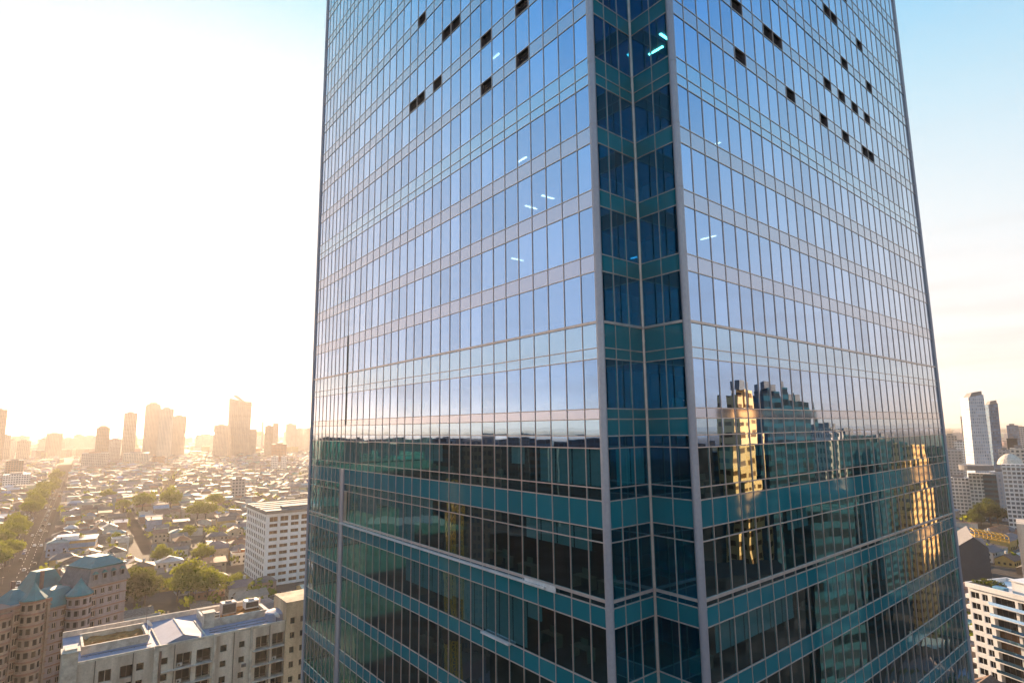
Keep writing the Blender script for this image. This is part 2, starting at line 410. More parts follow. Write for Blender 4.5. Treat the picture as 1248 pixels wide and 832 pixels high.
def quad_area(q):
    p = [project(v) for v in q]
    if any(not (-60 < a < 1308 and -60 < b < 892) for a, b in p): return 0
    return abs(sum(p[i][0]*p[(i+1) % 4][1]-p[(i+1) % 4][0]*p[i][1] for i in range(4)))/2
VENTS = {('left', 1): [7, 4, 12, 15, 14], ('left', 0): [7, 4], ('left', 2): [10, 11], ('left', 3): [14],
         ('right', 1): [5, 8, 9, 15, 17, 19, 21], ('right', 0): [5, 10, 14, 17, 20, 21], ('right', 2): [18, 22], ('right', 3): [16, 17, 21], ('right', 4): [19]}
allwin = []
for fn, (P, d, n, ed, notch) in FACES.items():
    back = fn.startswith('back')
    mats = {'grey': 'sp_teal' if notch else 'sp_grey', 'light': 'sp_teal' if notch else 'sp_light', 'teal': 'sp_teal'}
    sg = {}
    for (z0, z1, k) in bands:
        if k in ('window', 'strip'):
            for i in range(len(ed)-1):
                q = face_quad(P, d, n, ed[i]+.02, ed[i+1]-.02, z0+.015, z1-.015, -.03)
                allwin.append((0 if back else quad_area(q)*(1 if k == 'window' else .2), q, 'glass_notch' if notch else 'glass_low' if z1 < -1.0 else 'glass', back))
        else:
            mb = MB(); lev = round((z0-26.18)/4.1) if k == 'grey' and z0 > 26 else None
            for i in range(len(ed)-1):
                if lev is not None and i in VENTS.get((fn, lev), ()):
                    if mb.f: mb.build('spandrel_band', M[mats[k]], tower); mb = MB()
                    continue
                mb.poly(face_quad(P, d, n, ed[i]+.03, ed[i+1]-.03, z0+.02, z1-.02, -.02), 0, UVQ)
            if back: sg.setdefault(k, []).append(mb)
            elif mb.f: mb.build('spandrel_band', M[mats[k]], tower)
    for k, l in sg.items():
        mb = MB()
        for x in l:
            mb.v_off = len(mb.v)
            for f, uv in zip(x.f, x.uv): mb.poly([x.v[i] for i in f], 0, uv)
        tag(mb.build('spandrel_panels', M[mats[k]], tower), kind='stuff')
    # dark open louvres let into the bands
    for (f2, lev), lst in VENTS.items():
        if f2 != fn: continue
        for i in lst:
            mb = MB(); z0, z1 = 26.18+4.1*lev, 27.25+4.1*lev
            if (fn, lev, i) == ('left', 1, 14): z0 += .5
            mb.poly(face_quad(P, d, n, ed[i]+.05, ed[i+1]-.05, z0+.03, z1-.03, -.42))
            for (u0, u1, a, b) in ((ed[i]+.06, ed[i]+.10, z0, z1), (ed[i+1]-.10, ed[i+1]-.06, z0, z1)):
                mb.box((P.x, P.y), d, n, u0, u1, -.42, -.02, a+EZ, b+EZ)
            for q in range(4):
                zz = z0+.1+q*.25
                mb.box((P.x, P.y), d, n, ed[i]+.09, ed[i+1]-.09, -.36, -.22, zz+EZ, zz+.04+EZ)
            mb.build('vent_opening', M['vent'], tower)
    # mullions and transoms of this face as one grid
    mb = MB(); zt_, zb_ = TOP+EZ, ZB+EZ
    for i, u in enumerate(ed):
        if i in (0, len(ed)-1) and not notch: continue
        if notch and i == 0: continue
        wd = .021
        mb.box((P.x, P.y), d, n, u-wd, u+wd, -.10, .018, zb_, zt_, 0)
    zl = sorted({b[0] for b in bands} | {b[1] for b in bands})
    for zz in zl:
        hv = .030 if zz not in (6.12, -9.53) else .08
        mb.box((P.x, P.y), d, n, ed[0]+.05, ed[-1]-.05, -.09, .010 if hv < .06 else .05, zz-hv+EZ, zz+hv+EZ, 0)
    mb.build('mullion_grid', M['mullion'], tower)
allwin.sort(key=lambda a: -a[0])
for a, q, m, b in allwin[:98]:
    mb = MB(); mb.poly(q, 0, UVQ); mb.build('window', M[m], tower)
mb = MB()
for a, q, m, b in allwin[98:]: mb.poly(q, ('glass', 'glass_notch', 'glass_low').index(m), UVQ)
tag(mb.build('window_panes', [M['glass'], M['glass_notch'], M['glass_low']], tower), kind='stuff')

def corner_post(p, r=.24, mat='post'):
    mb = MB(); n = 14
    for k in range(n):
        a, b = 2*math.pi*k/n, 2*math.pi*(k+1)/n
        mb.poly([(p.x+r*math.cos(a), p.y+r*math.sin(a), ZB+EZ), (p.x+r*math.cos(b), p.y+r*math.sin(b), ZB+EZ),
                 (p.x+r*math.cos(b), p.y+r*math.sin(b), TOP+EZ), (p.x+r*math.cos(a), p.y+r*math.sin(a), TOP+EZ)])
    for zz in floors: mb.lathe((p.x, p.y, zz+EZ), [(r, -.03), (r+.02, -.03), (r+.02, .03), (r, .03)], n)
    return mb.build('corner_post', M[mat], tower)
corner_post(C1+DL*.02+DR*.0); corner_post(C2); corner_post(PL, .18); corner_post(PR, .18); corner_post(PB, .2); corner_post(INNER, .1, 'mullion')
# vertical seam column on the left face, pale below the eye, a dark joint above
mb = MB(); mb.box((C1.x, C1.y), DL, NL, SEAM-.1, SEAM+.75, -.11, .09, ZB+EZ, EZ-4.2); mb.build('seam_column', M['post'], tower)
mb = MB(); mb.box((C1.x, C1.y), DL, NL, SEAM-.06, SEAM+.06, -.13, .06, EZ+.5, EZ+10.3); mb.build('seam_joint', M['desk'], tower)
mb = MB(); mb.box((C1.x, C1.y), DL, NL, SEAM-.9, SEAM+.9, -.1, -.02, EZ-9.5, EZ-6.5); mb.build('seam_panel', M['desk'], tower)
# white maintenance ledge and two loose white panels
for (u0, u1, zc) in ((5.2, SEAM+.3, -9.75), (8.9, 12.1, -14.0)):
    mb = MB(); mb.box((C1.x, C1.y), DL, NL, u0, u1, .031, .30, zc-.06+EZ, zc+.06+EZ); mb.build('ledge', M['ledge'], tower)
for (u0, u1, z0, z1) in ((4.3, 7.3, -9.9, -9.5),):
    mb = MB(); mb.box((C1.x, C1.y), DL, NL, u0, u1, .1, .14, z0+EZ, z1+EZ); mb.build('ledge_panel', M['ledge'], tower)
# floors, cores and rooms behind the glass
def inset(k):
    a = [C1+DL*0, PL, PB, PR, C2, INNER]
    c = (PL+PR)/2
    return [p + (c-p).normalized()*k for p in a]
foot = inset(.55)
for zz in floors + [ZB, TOP]:
    mb = MB(); h = .75
    lo = [(p.x, p.y, zz-h+EZ-.1) for p in foot]; hi = [(p.x, p.y, zz+EZ-.1) for p in foot]
    mb.poly(hi); mb.poly(lo[::-1])
    for k in range(6): mb.poly((lo[k], lo[(k+1) % 6], hi[(k+1) % 6], hi[k]))
    mb.build('floor_slab', M['slab'], tower)
cc = (PL+PR)/2
mb = MB(); mb.box((cc.x, cc.y), DL, DR, -15, 15, -15, 15, ZB+EZ, TOP+EZ); mb.build('building_core', M['core'], tower)
mb = MB(); mb.poly([(p.x, p.y, TOP+EZ+.05) for p in (C1, PL, PB, PR, C2, INNER)][::-1]); mb.build('roof', M['roofgrey'], tower)
mb = MB(); mb.box((cc.x, cc.y), DL, DR, -14, 14, -12, 12, TOP+EZ+.05, TOP+EZ+6); mb.build('roof_plant', M['post'], tower)
rl = random.Random(5)
cnt = 0
for zi, zz in enumerate(floors):
    if zz > 36 or zz < -30: continue
    hi_ = zz > 16
    for fn, (P, d, n, ed, notch) in FACES.items():
        if fn.startswith('back'): continue
        L = ed[-1]
        for k in range(3 if not notch else 0 if hi_ else 1):
            if rl.random() > (.36 if not notch else .22) or cnt >= 90: continue
            u = rl.uniform(1, min(L, 13)) if not notch else rl.uniform(.8, L-.8)
            t0 = -rl.uniform(1.6, 3.8)
            mb = MB(); wide = rl.random() < .5
            if wide: mb.box((P.x, P.y), d, n, u, u+rl.uniform(.8, 1.3), t0-.08, t0+.08, zz-.95+EZ, zz-.90+EZ)
            else: mb.box((P.x, P.y), d, n, u-.08, u+.08, t0-1.2, t0, zz-.95+EZ, zz-.90+EZ)
            mb.build('ceiling_light', M['light'], tower); cnt += 1
# roller blinds, partitions and desks in the lower storeys
cnt = 0
for (z0, z1) in ((-3.4, -1.2), (-9.5, -5.8), (-14.0, -11), (-18.1, -15.1), (-22.2, -19.2), (6.2, 9.2), (1.0, 3.9)):
    for fn, (P, d, n, ed, notch) in FACES.items():
        if fn.startswith('back') or z0 > 0 and not notch or notch and z0 < -4: continue
        drop = 0; keep = False
        for i in range(min(len(ed)-1, 26)):
            if rl.random() < .45: keep = rl.random() < ((.6 if fn != 'right' else .35) if z0 < -4 else .85); drop = rl.choice((.35, .55, .65, 1.0)) if not notch else 1.0; keep = keep or notch and rl.random() < .8
            if not keep or cnt >= 95: continue
            mb = MB(); mb.box((P.x, P.y), d, n, ed[i]+.06, ed[i+1]-.06, -.36, -.33, z1-(z1-z0)*drop+EZ, z1-.05+EZ)
            mb.build('roller_blind', M['blind'], tower); cnt += 1
cnt = 0
for zz in floors:
    if zz > 12 or zz < -26: continue
    for fn, (P, d, n, ed, notch) in FACES.items():
        if fn.startswith('back') or notch: continue
        u = 1.5
        while u < 26 and cnt < 95:
            if rl.random() < .55:
                t0 = -rl.uniform(1.0, 2.2); mb = MB()
                mb.box((P.x, P.y), d, n, u, u+1.5, t0-.75, t0, zz+.62+EZ, zz+.66+EZ)
                for a in (.04, 1.42): mb.box((P.x, P.y), d, n, u+a, u+a+.04, t0-.72, t0-.03, zz-.1+EZ, zz+.62+EZ)
                mb.box((P.x, P.y), d, n, u+.4, u+1.0, t0-.5, t0-.45, zz+.72+EZ, zz+1.1+EZ)
                mb.build('desk', M['desk'], tower); cnt += 1
            u += rl.uniform(1.8, 5)
# ------------------------------------------------------------------ ground, avenue, sea
def obj_sheet(name, pts, z, m, kind='structure'):
    mb = MB(); mb.poly([(p[0], p[1], z) for p in pts]); o = mb.build(name, m); o['kind'] = kind; return o
obj_sheet('ground', [(-8900, -1400), (8900, -1400), (8900, 9000), (-8900, 9000)], 0, rough_mat('city_ground', (.11, .09, .075), (.06, .052, .042), .02, .95, spec=.1))
tsea = NT('sea_water'); sea_m = tsea.done(tsea.pbr((.03, .045, .06), .25, 0, .5))
obj_sheet('water', [(-8900, 9000), (8900, 9000), (8900, 13900), (-8900, 13900)], -.3, sea_m)
tfar = NT('open_sea'); sea2 = tfar.done(tfar.pbr((.05, .075, .10), .35, 0, .5))
obj_sheet('sea', [(-60000, -20000), (60000, -20000), (60000, 55000), (-60000, 55000)], -4, sea2)

AV0 = Vector((-262, 312, 0)); AVD = Vector((-.588, .809, 0)); AVN = Vector((.809, .588, 0))
def strip(name, u0, u1, v0, v1, z, m, kind='structure'):
    mb = MB(); mb.box((AV0.x, AV0.y), AVD, AVN, u0, u1, v0, v1, z-.6, z, 0); o = mb.build(name, m); o['kind'] = kind; return o
strip('avenue', -260, 1500, -13, 13, .02, M['asphalt'])
strip('pavement', -260, 1500, 13, 16, .14, M['pave']); strip('pavement', -260, 1500, -16, -13, .14, M['pave'])
strip('median_kerb', -260, 1500, -.5, .5, .15, M['asphalt'])
mb = MB()
for v in (-9, -5, 5, 9):
    for k in range(-20, 90):
        mb.box((AV0.x, AV0.y), AVD, AVN, k*12, k*12+4, v-.12, v+.12, .024, .028)
o = mb.build('lane_markings', M['paint']); o['kind'] = 'structure'
def street(px0, px1, wd, nm='street'):
    a, b = at_z(*px0), at_z(*px1); d = (b-a).normalized(); n = Vector((d.y, -d.x, 0)); L = (b-a).length
    mb = MB(); mb.box((a.x, a.y), d, n, -10, L+10, -wd/2, wd/2, -.5, .03); o = mb.build(nm, M['asphalt']); o['kind'] = 'structure'
    return (a, d, n, L, wd)
STREETS = [street((182, 672), (149, 617), 9), street((194, 610), (216, 578), 12), street((228, 700), (262, 640), 7)]

# ------------------------------------------------------------------ trees
def crown_mesh(name, lobes, n, leaf, seed):
    r = random.Random(seed); mb = MB()
    tot = sum(l[3]**2 for l in lobes)
    for (x, y, z, rad) in lobes:
        for k in range(int(n*rad*rad/tot)):
            while True:
                d = Vector((r.uniform(-1, 1), r.uniform(-1, 1), r.uniform(-1, 1)))
                if .05 < d.length < 1: break
            d.normalize(); q = rad*(.5+.62*r.random()**.7)
            q *= .85+.5*mnoise.noise(Vector((x, y, z))+d*1.7)
            p = Vector((x, y, z)) + d*q; p.z = z + d.z*q*.8
            a = Vector((r.gauss(0, 1), r.gauss(0, 1), r.gauss(0, 1)+.5)).normalized(); t = a.orthogonal().normalized(); b = a.cross(t)
            s = leaf*r.uniform(.6, 1.3)
            mb.poly((p-t*s, p-b*s*.6, p+t*s, p+b*s*.6))
    me = mb.build(name, M['leaf']); m = me.data; bpy.data.objects.remove(me); return m
def trunk_mesh(name, h, r0, lobes):
    mb = MB(); mb.tube((0, 0, -.3), (.1*h*.2, 0, h), r0, r0*.6, 8)
    for (x, y, z, rad) in lobes[:5]: mb.tube((.02*h, 0, h*.8), (x*.8, y*.8, z-rad*.1), r0*.45, r0*.15, 6)
    me = mb.build(name, M['bark']); m = me.data; bpy.data.objects.remove(me); return m
rt = random.Random(3); TREES = []
for k in range(6):
    H = 1.0; lobes = []
    for q in range(7):
        a = q/7*6.28+rt.random(); lobes.append((math.cos(a)*rt.uniform(2, 3.4), math.sin(a)*rt.uniform(2, 3.4), rt.uniform(5, 7.5), rt.uniform(1.9, 2.8)))
    lobes.append((0, 0, rt.uniform(7.6, 8.6), rt.uniform(2.2, 2.8)))
    TREES.append((crown_mesh('crown', lobes, 4600, .27, k), trunk_mesh('trunk', 4.6, .32, lobes)))
def tree(loc, s, kind, label, dark=False, group='trees among the houses', big=False):
    root = empty('tree', (loc[0], loc[1], 0)); tag(root, label, 'tree', group)
    cm, tm = TREES[kind % len(TREES)]
    for nm, me in (('crown', cm), ('trunk', tm)):
        o = bpy.data.objects.new(nm, me); C.objects.link(o); o.parent = root
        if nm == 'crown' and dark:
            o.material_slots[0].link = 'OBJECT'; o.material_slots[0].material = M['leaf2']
    root.scale = (s, s, s*rt.uniform(.85, 1.1)); root.rotation_euler.z = rt.uniform(0, 6)
    return root
BLOCKED = []      # (x, y, radius) plots already taken
def tree_px(px, py, s, label, dark=False, group='trees among the houses'):
    p = at_z(px, py); BLOCKED.append((p.x, p.y, 4.2*s)); return tree(p, s, rt.randrange(6), label, dark, group)
tree_px(231, 742, 2.1, 'largest yellow green round tree behind the gravel roof building')
tree_px(252, 735, 1.8, 'right lobe of the big tree pair, next to the white office block')
tree_px(216, 733, 1.4, 'smaller yellow green tree at the left foot of the largest tree')
tree_px(163, 745, 1.9, 'dark green tree just right of the teal roofed apartment house', True)
tree_px(176, 737, 1.4, 'dark tree between the teal roofed house and the largest tree', True)
tree_px(289, 722, 1.1, 'small bushy tree at the left foot of the white office block')
tree_px(173, 626, 2.3, 'round olive tree alone in the middle of the house field')
tree_px(207, 626, 2.3, 'round hazy olive tree right of the lone round tree, beside the pale street')
tree_px(240, 636, 2.0, 'flat wide tree of a low row in the middle houses')
tree_px(250, 637, 1.8, 'second crown of the flat wide tree row in the middle houses')
tree_px(262, 622, 1.9, 'hazy tree beyond the flat wide tree row')
tree_px(131, 612, 1.6, 'small olive tree at the head of the narrow street')
tree_px(150, 624, 1.5, 'slender pale tree standing along the narrow street')
tree_px(228, 660, 1.3, 'small tree among blue and white roofs right of the narrow street')
tree_px(195, 690, 1.2, 'small tree near the low white sheds behind the largest tree')
tree_px(246, 690, 1.3, 'olive tree behind the largest tree crown')
tree_px(140, 668, 1.1, 'bright green small tree behind the teal mansard roof')
tree_px(95, 672, 1.2, 'low bright tree behind the teal mansard ridge')
for i, (px, py, s) in enumerate(((2, 672, 2.2), (12, 664, 2.3), (22, 655, 2.2), (6, 690, 2.4), (-8, 700, 2.5), (17, 650, 1.9))):
    tree_px(px, py, s*.78, ['tall avenue tree at the left edge of the photo', 'avenue tree with the broad crown in the lower clump', 'top tree of the lower avenue clump',
                        'avenue tree nearest the road junction, bright yellow green', 'avenue tree cut by the left picture edge', 'smaller tree closing the lower avenue clump'][i], group='trees lining the avenue')
for i, (px, py, s) in enumerate(((37, 634, 2.4), (41, 626, 2.6), (45, 617, 2.6), (49, 609, 2.5), (52, 602, 2.5), (62, 603, 2.4), (65, 596, 2.6), (67, 589, 2.8))):
    tree_px(px, py, s*.78, ['nearest tree of the upper avenue clump', 'second tree up the upper avenue clump', 'tallest tree of the upper avenue clump', 'hazy tree in the middle of the avenue row',
                        'hazy tree at the top of the upper avenue clump', 'tree standing in the avenue beside the pale wall', 'far avenue tree next to the bright white roof', 'farthest avenue tree, faded by haze'][i], group='trees lining the avenue')
for i, (px, py, s) in enumerate(((1196, 640, 1.6), (1208, 641, 1.9), (1217, 641, 1.5), (1186, 642, 1.3), (1192, 644, 1.2), (1240, 644, 1.4), (1246, 646, 1.4))):
    tree_px(px, py, s, ['dark tree left in the clump below the green glass block', 'largest dark tree below the green glass block', 'dark tree right in the clump below the green glass block',
                        'low dark shrub tree left of the dark clump', 'low dark tree between the shrub and the dark clump', 'sunlit tree beside the blank cream wall', 'tree behind the blank cream wall at the right edge'][i], True, 'trees below the right towers')
for i, (x, y, s) in enumerate(((-99, 122, 1.5), (-108, 133, 1.8), (-118, 146, 1.7), (-104, 112, 1.6), (-95, 108, 1.2))):
    BLOCKED.append((x, y, 5)); tree((x, y), s, i, ['dark tree in the gap below the teal roofed house', 'deep green tree filling the shady court', 'dark tree at the back of the shady court',
                     'shaded tree at the lower left corner pylon', 'small shaded tree by the concrete pylon foot'][i], True, 'trees in the shady court')

# ------------------------------------------------------------------ facade builder for the near buildings
def wall_with_openings(mb, P, d, n, L, z0, z1, ops, depth=.35, m=0, mr=None):
    """wall plane with true openings: ops = (u0,u1,v0,v1) in metres along the wall / height above the ground"""
    us = sorted({0, L} | {o[0] for o in ops} | {o[1] for o in ops}); vs = sorted({z0, z1} | {o[2] for o in ops} | {o[3] for o in ops})
    def q(u0, u1, v0, v1, o0, o1, o2, o3):
        pass
    def pt(u, v, k=0): p = P + d*u - n*k; return (p.x, p.y, v)
    def emit(a, b, c, e, mm):
        nn = (Vector(b)-Vector(a)).cross(Vector(e)-Vector(a))
        mb.poly((a, b, c, e), mm)
    for u0, u1 in zip(us, us[1:]):
        run = None
        for v0, v1 in zip(vs, vs[1:]):
            uc, vc = (u0+u1)/2, (v0+v1)/2
            hole = any(o[0] < uc < o[1] and o[2] < vc < o[3] for o in ops)
            if not hole: run = (run[0], v1) if run else (v0, v1)
            if (hole or v1 == vs[-1]) and run:
                emit(pt(u0, run[0]), pt(u1, run[0]), pt(u1, run[1]), pt(u0, run[1]), m); run = None
    mr = m if mr is None else mr
    for o in ops:
        dp = o[4] if len(o) > 4 else depth
        a, b, c, e = (o[0], o[2]), (o[1], o[2]), (o[1], o[3]), (o[0], o[3])
        for s, t in ((a, b), (b, c), (c, e), (e, a)):
            emit(pt(*s), pt(*t), pt(*t, dp), pt(*s, dp), mr)
def window_obj(P, d, n, u0, u1, v0, v1, depth, glass, frame, parent, bars=1, name='window', sill=True):
    mb = MB(); p = P - n*depth; w, h = u1-u0, v1-v0; f = min(.09, w*.08)
    a = p + d*u0; b = p + d*u1
    mb.poly(((a.x, a.y, v0), (b.x, b.y, v0), (b.x, b.y, v1), (a.x, a.y, v1)), 0)
    o2 = (p.x, p.y)
    for x0, x1, y0, y1 in ((u0, u0+f, v0, v1), (u1-f, u1, v0, v1), (u0+f, u1-f, v0, v0+f), (u0+f, u1-f, v1-f, v1)):
        mb.box(o2, d, n, x0, x1, .003, .06, y0, y1, 1)
    for k in range(bars):
        c = u0 + w*(k+1)/(bars+1); mb.box(o2, d, n, c-f/2, c+f/2, .004, .055, v0+f, v1-f, 1)
    o = mb.build(name, [glass, frame], parent)
    return o

# ------------------------------------------------------------------ foreground concrete building with gravel roof beds
A0 = Vector((-81.7, 113.5, 0)); E1 = Vector((.788, .616, 0)); E2 = Vector((-.616, .788, 0)); AN = -E2
rz = EZ-42; SL, SD = 50.0, 20.0
conc = tag(empty('concrete_apartment_house', (A0.x, A0.y, 0)), 'weathered cream concrete apartment house with gravel beds on its blue grey roof', 'apartment house')
ra = random.Random(21)
ops = []; wins = []; balc = []
bays = [(1.8, 'p'), (5.2, 'd'), (8.6, 'd2'), (11.2, 's'), (14.2, 'g'), (15.3, 's'), (18.0, 'b'), (21.6, 'b'), (26.0, 's'), (29.6, 's'), (33.0, 'b'), (36.4, 'b')]
nf = 12
for f in range(nf):
    zt_ = rz - 2.0 - 3.05*f
    for u, k in bays:
        if k in ('p', 'g'): continue
        if k == 's':
            ww = 1.25; o = (u, u+ww, zt_-1.35, zt_, .3)
            ops.append(o); wins.append((o, 0))
        elif k in ('d', 'd2'):
            o = (u, u+2.1, zt_-2.1, zt_+.1, .5); ops.append(o); wins.append((o, 1))
        else:
            o = (u, u+2.7, zt_-2.45, zt_+.15, 1.25); ops.append(o); wins.append((o, 1)); balc.append((u, zt_-2.45, 2.7))
UR = 39.0
mb = MB(); wall_with_openings(mb, A0, E1, AN, UR, 0, rz, ops)
# end and back walls, parapets
def wbox(mb, x0, x1, y0, y1, z0, z1, m=0): mb.box((A0.x, A0.y), E1, E2, x0, x1, y0, y1, z0, z1, m)
P_ = lambda x, y, z: tuple(A0 + E1*x + E2*y + Vector((0, 0, z)))
mb.poly((P_(0, SD, 0), P_(0, 0, 0), P_(0, 0, rz), P_(0, SD, rz)))
mb.poly((P_(UR, SD, 0), P_(0, SD, 0), P_(0, SD, rz), P_(UR, SD, rz)))
mb.poly((P_(UR, 0, 0), P_(UR, SD, 0), P_(UR, SD, rz), P_(UR, 0, rz)))
mb.build('wall', M['concrete'], conc)
mb = MB(); mb.poly((P_(0, 0, rz-.02), P_(UR, 0, rz-.02), P_(UR, SD, rz-.02), P_(0, SD, rz-.02))); mb.build('roof', M['roofgrey'], conc)
mb = MB()
wbox(mb, 1.6, 14.0, -.05, .3, rz, rz+.45); wbox(mb, 14.4, UR, -.05, .3, rz, rz+.45); wbox(mb, 0, UR, SD-.35, SD, rz, rz+1.1)
mb.build('parapet', M['trim'], conc)
for u0, u1 in ((.0, 1.7), (14.05, 14.8), (24.6, 25.1), (31.8, 32.3)):     # pilasters running down the front
    mb = MB(); wbox(mb, u0, u1, -.35, -.003, 0, rz+.6); mb.build('pilaster', M['trim'], conc)
mb = MB(); wbox(mb, -.4, 1.9, -.4, 2.4, 0, rz+2.3); wbox(mb, -.7, 2.2, -.7, 2.7, rz+2.3, rz+2.6); wbox(mb, -.2, 1.7, -.2, 2.2, rz+2.6, rz+3.0); mb.build('corner_pylon', M['trim'], conc)
mb = MB(); wbox(mb, 15.0, 15.35, -.28, -.003, 0, rz-.6); mb.build('brick_strip', M['brick'], conc)
for f in range(0, nf):
    zz = rz-2.0-3.05*f-2.62
    mb = MB(); wbox(mb, 15.4, 24.5, -.75, -.003, zz, zz+.17); mb.build('balcony_slab', M['trim'], conc)
    mb = MB(); wbox(mb, 32.4, 38.9, -.7, -.003, zz, zz+.17); mb.build('balcony_slab', M['trim'], conc)
for (o, bar) in wins[:110]:
    window_obj(A0, E1, AN, o[0]+.01, o[1]-.01, o[2]+.01, o[3]-.01, o[4], M['dark_glass'], M['trim'] if ra.random() < .6 else M['rail'], conc, bar)
for (u, zz, ww) in balc[:48]:
    mb = MB(); o2 = (A0.x, A0.y)
    for k in range(12): mb.box(o2, E1, E2, u+.1+k*.22, u+.13+k*.22, .1, .13, zz, zz+.95)
    mb.box(o2, E1, E2, u, u+ww, .09, .14, zz+.95, zz+1.0); mb.build('balcony_railing', M['rail'], conc)
# the taller right wing, orange sun glow put into its wall colour, crumbling, with curved stair tower
rw = rz+4.2; ops = []; wl = []
for f in range(13):
    zt_ = rw-3.4-3.05*f
    for u, k in ((1.0, 1.0), (3.2, 1.6), (8.4, 1.9)):
        o = (u, u+k, zt_-(1.3 if u < 8 else 1.9), zt_, .4 if u < 8 else 1.0); ops.append(o); wl.append(o)
B0 = A0 + E1*(UR+.02) - E2*.4
mb = MB(); wall_with_openings(mb, B0, E1, AN, 13.5, 0, rw, ops)
Q_ = lambda x, y, z: tuple(B0 + E1*x + E2*y + Vector((0, 0, z)))
mb.poly((Q_(0, 9, 0), Q_(0, 0, 0), Q_(0, 0, rw), Q_(0, 9, rw))); mb.poly((Q_(13.5, 0, 0), Q_(13.5, 9, 0), Q_(13.5, 9, rw), Q_(13.5, 0, rw))); mb.poly((Q_(13.5, 9, 0), Q_(0, 9, 0), Q_(0, 9, rw), Q_(13.5, 9, rw)))
mb.poly((Q_(0, 0, rw), Q_(13.5, 0, rw), Q_(13.5, 9, rw), Q_(0, 9, rw)))
mb.build('right_wing', M['concrete2'], conc)
for o in wl: window_obj(B0, E1, AN, o[0]+.01, o[1]-.01, o[2]+.01, o[3]-.01, o[4], M['dark_glass'], M['rail'], conc, 1, 'wing_window')
for f in range(12):
    zz = rw-3.4-3.05*f-2.15
    mb = MB(); mb.box((B0.x, B0.y), E1, E2, 7.6, 11.2, -.8, -.003, zz, zz+.16); mb.build('balcony_slab', M['concrete2'], conc)
# round stone turret with a cone hat behind the wing
tc = A0 + E1*50.5 + E2*8.5
mb = MB(); mb.lathe((tc.x, tc.y, 0), [(2.6, rw-6), (2.6, rw+3.2), (2.9, rw+3.4), (2.9, rw+3.9), (2.5, rw+4.1)], 18); mb.build('turret', M['concrete'], conc)
mb = MB(); mb.lathe((tc.x, tc.y, 0), [(3.0, rw+4.0), (2.0, rw+5.6), (1.0, rw+7.2), (.25, rw+8.1), (0.0, rw+9.0)], 18); mb.build('turret_roof', M['slate'], conc)
# curved stair head between the roof and the wing
mb = MB(); c_ = A0+E1*38.6+E2*4.5; mb.lathe((c_.x, c_.y, 0), [(2.6, rz), (2.6, rz+1.4), (2.2, rz+1.6), (0, rz+1.9)], 20); mb.build('stair_head', M['roofgrey'], conc)
# ridge rooflight
mb = MB()
a, b, c, d_, e, f_ = P_(15.2, .6, rz+.1), P_(23.2, .6, rz+.1), P_(23.2, 13.5, rz+.1), P_(15.2, 13.5, rz+.1), P_(19.2, .6, rz+1.5), P_(19.2, 13.5, rz+1.5)
mb.poly((a, e, f_, d_)); mb.poly((e, b, c, f_)); mb.poly((a, b, e)); mb.poly((c, d_, f_)); mb.build('rooflight', M['roofgrey'], conc)
mb = MB(); wbox(mb, 19.1, 19.3, .5, 13.6, rz+1.46, rz+1.6); wbox(mb, 15.0, 15.2, .5, 13.6, rz, rz+.35); wbox(mb, 23.2, 23.45, .5, 13.6, rz, rz+.35); mb.build('rooflight_ridge', M['trim'], conc)
# two walled gravel beds
for (x0, x1, y0, y1) in ((2.6, 13.6, 5.4, 14.0), (24.4, 37.0, 7.2, 17.0)):
    mb = MB()
    wbox(mb, x0, x1, y0, y0+.4, rz, rz+1.5); wbox(mb, x0, x1, y1-.4, y1, rz, rz+1.7); wbox(mb, x0, x0+.4, y0+.4, y1-.4, rz, rz+1.5); wbox(mb, x1-.4, x1, y0+.4, y1-.4, rz, rz+1.5)
    bed = mb.build('roof_bed_wall', M['trim'], conc)
    mb = MB(); n_ = 14; rr = random.Random(int(x0))
    gz = [[rz+.45+rr.random()*.55 for _ in range(n_+1)] for _ in range(n_+1)]
    for i in range(n_):
        for j in range(n_):
            X = lambda k: x0+.4+(x1-x0-.8)*k/n_
            Y = lambda k: y0+.4+(y1-y0-.8)*k/n_
            mb.poly((P_(X(i), Y(j), gz[i][j]), P_(X(i+1), Y(j), gz[i+1][j]), P_(X(i+1), Y(j+1), gz[i+1][j+1]), P_(X(i), Y(j+1), gz[i][j+1])))
    mb.build('gravel', M['soil'], conc)
mb = MB(); wbox(mb, 23.9, 26.0, 6.6, 8.6, rz, rz+3.0); wbox(mb, 23.7, 26.2, 6.4, 8.8, rz+3.0, rz+3.25); mb.build('chimney_block', M['trim'], conc)
def roof_unit(name, label, cat, x0, x1, y0, y1, z0, z1, m, legs=True):
    o = tag(empty(name, P_((x0+x1)/2, (y0+y1)/2, z0)), label, cat, 'things on the concrete roof')
    mb = MB(); wbox(mb, x0, x1, y0, y1, z0+.3, z1); mb.build('casing', m, o)
    mb = MB(); wbox(mb, x0+.15, x1-.15, y0-.05, y0-.003, z0+.6, z1-.3); mb.build('louvre', M['rail'], o)
    mb = MB()
    for xx in (x0+.1, x1-.3):
        for yy in (y0+.1, y1-.3): wbox(mb, xx, xx+.2, yy, yy+.2, z0, z0+.3)
    mb.build('skid', M['rail'], o)
    mb = MB(); c = P_((x0+x1)/2, (y0+y1)/2, z1); mb.lathe(c, [(.7, .0), (.7, .22), (.55, .25), (0, .2)], 14); mb.build('fan', M['slate'], o)
roof_unit('water_tank', 'pinkish boxy water tank in the right hand gravel bed', 'water tank', 28.2, 31.2, 10.2, 12.6, rz+.9, rz+3.6, M['tank'])
roof_unit('cooling_unit', 'pale blue cooling unit at the far end of the gravel bed', 'cooling unit', 33.4, 36.4, 11.4, 13.6, rz+.9, rz+2.9, M['white'])
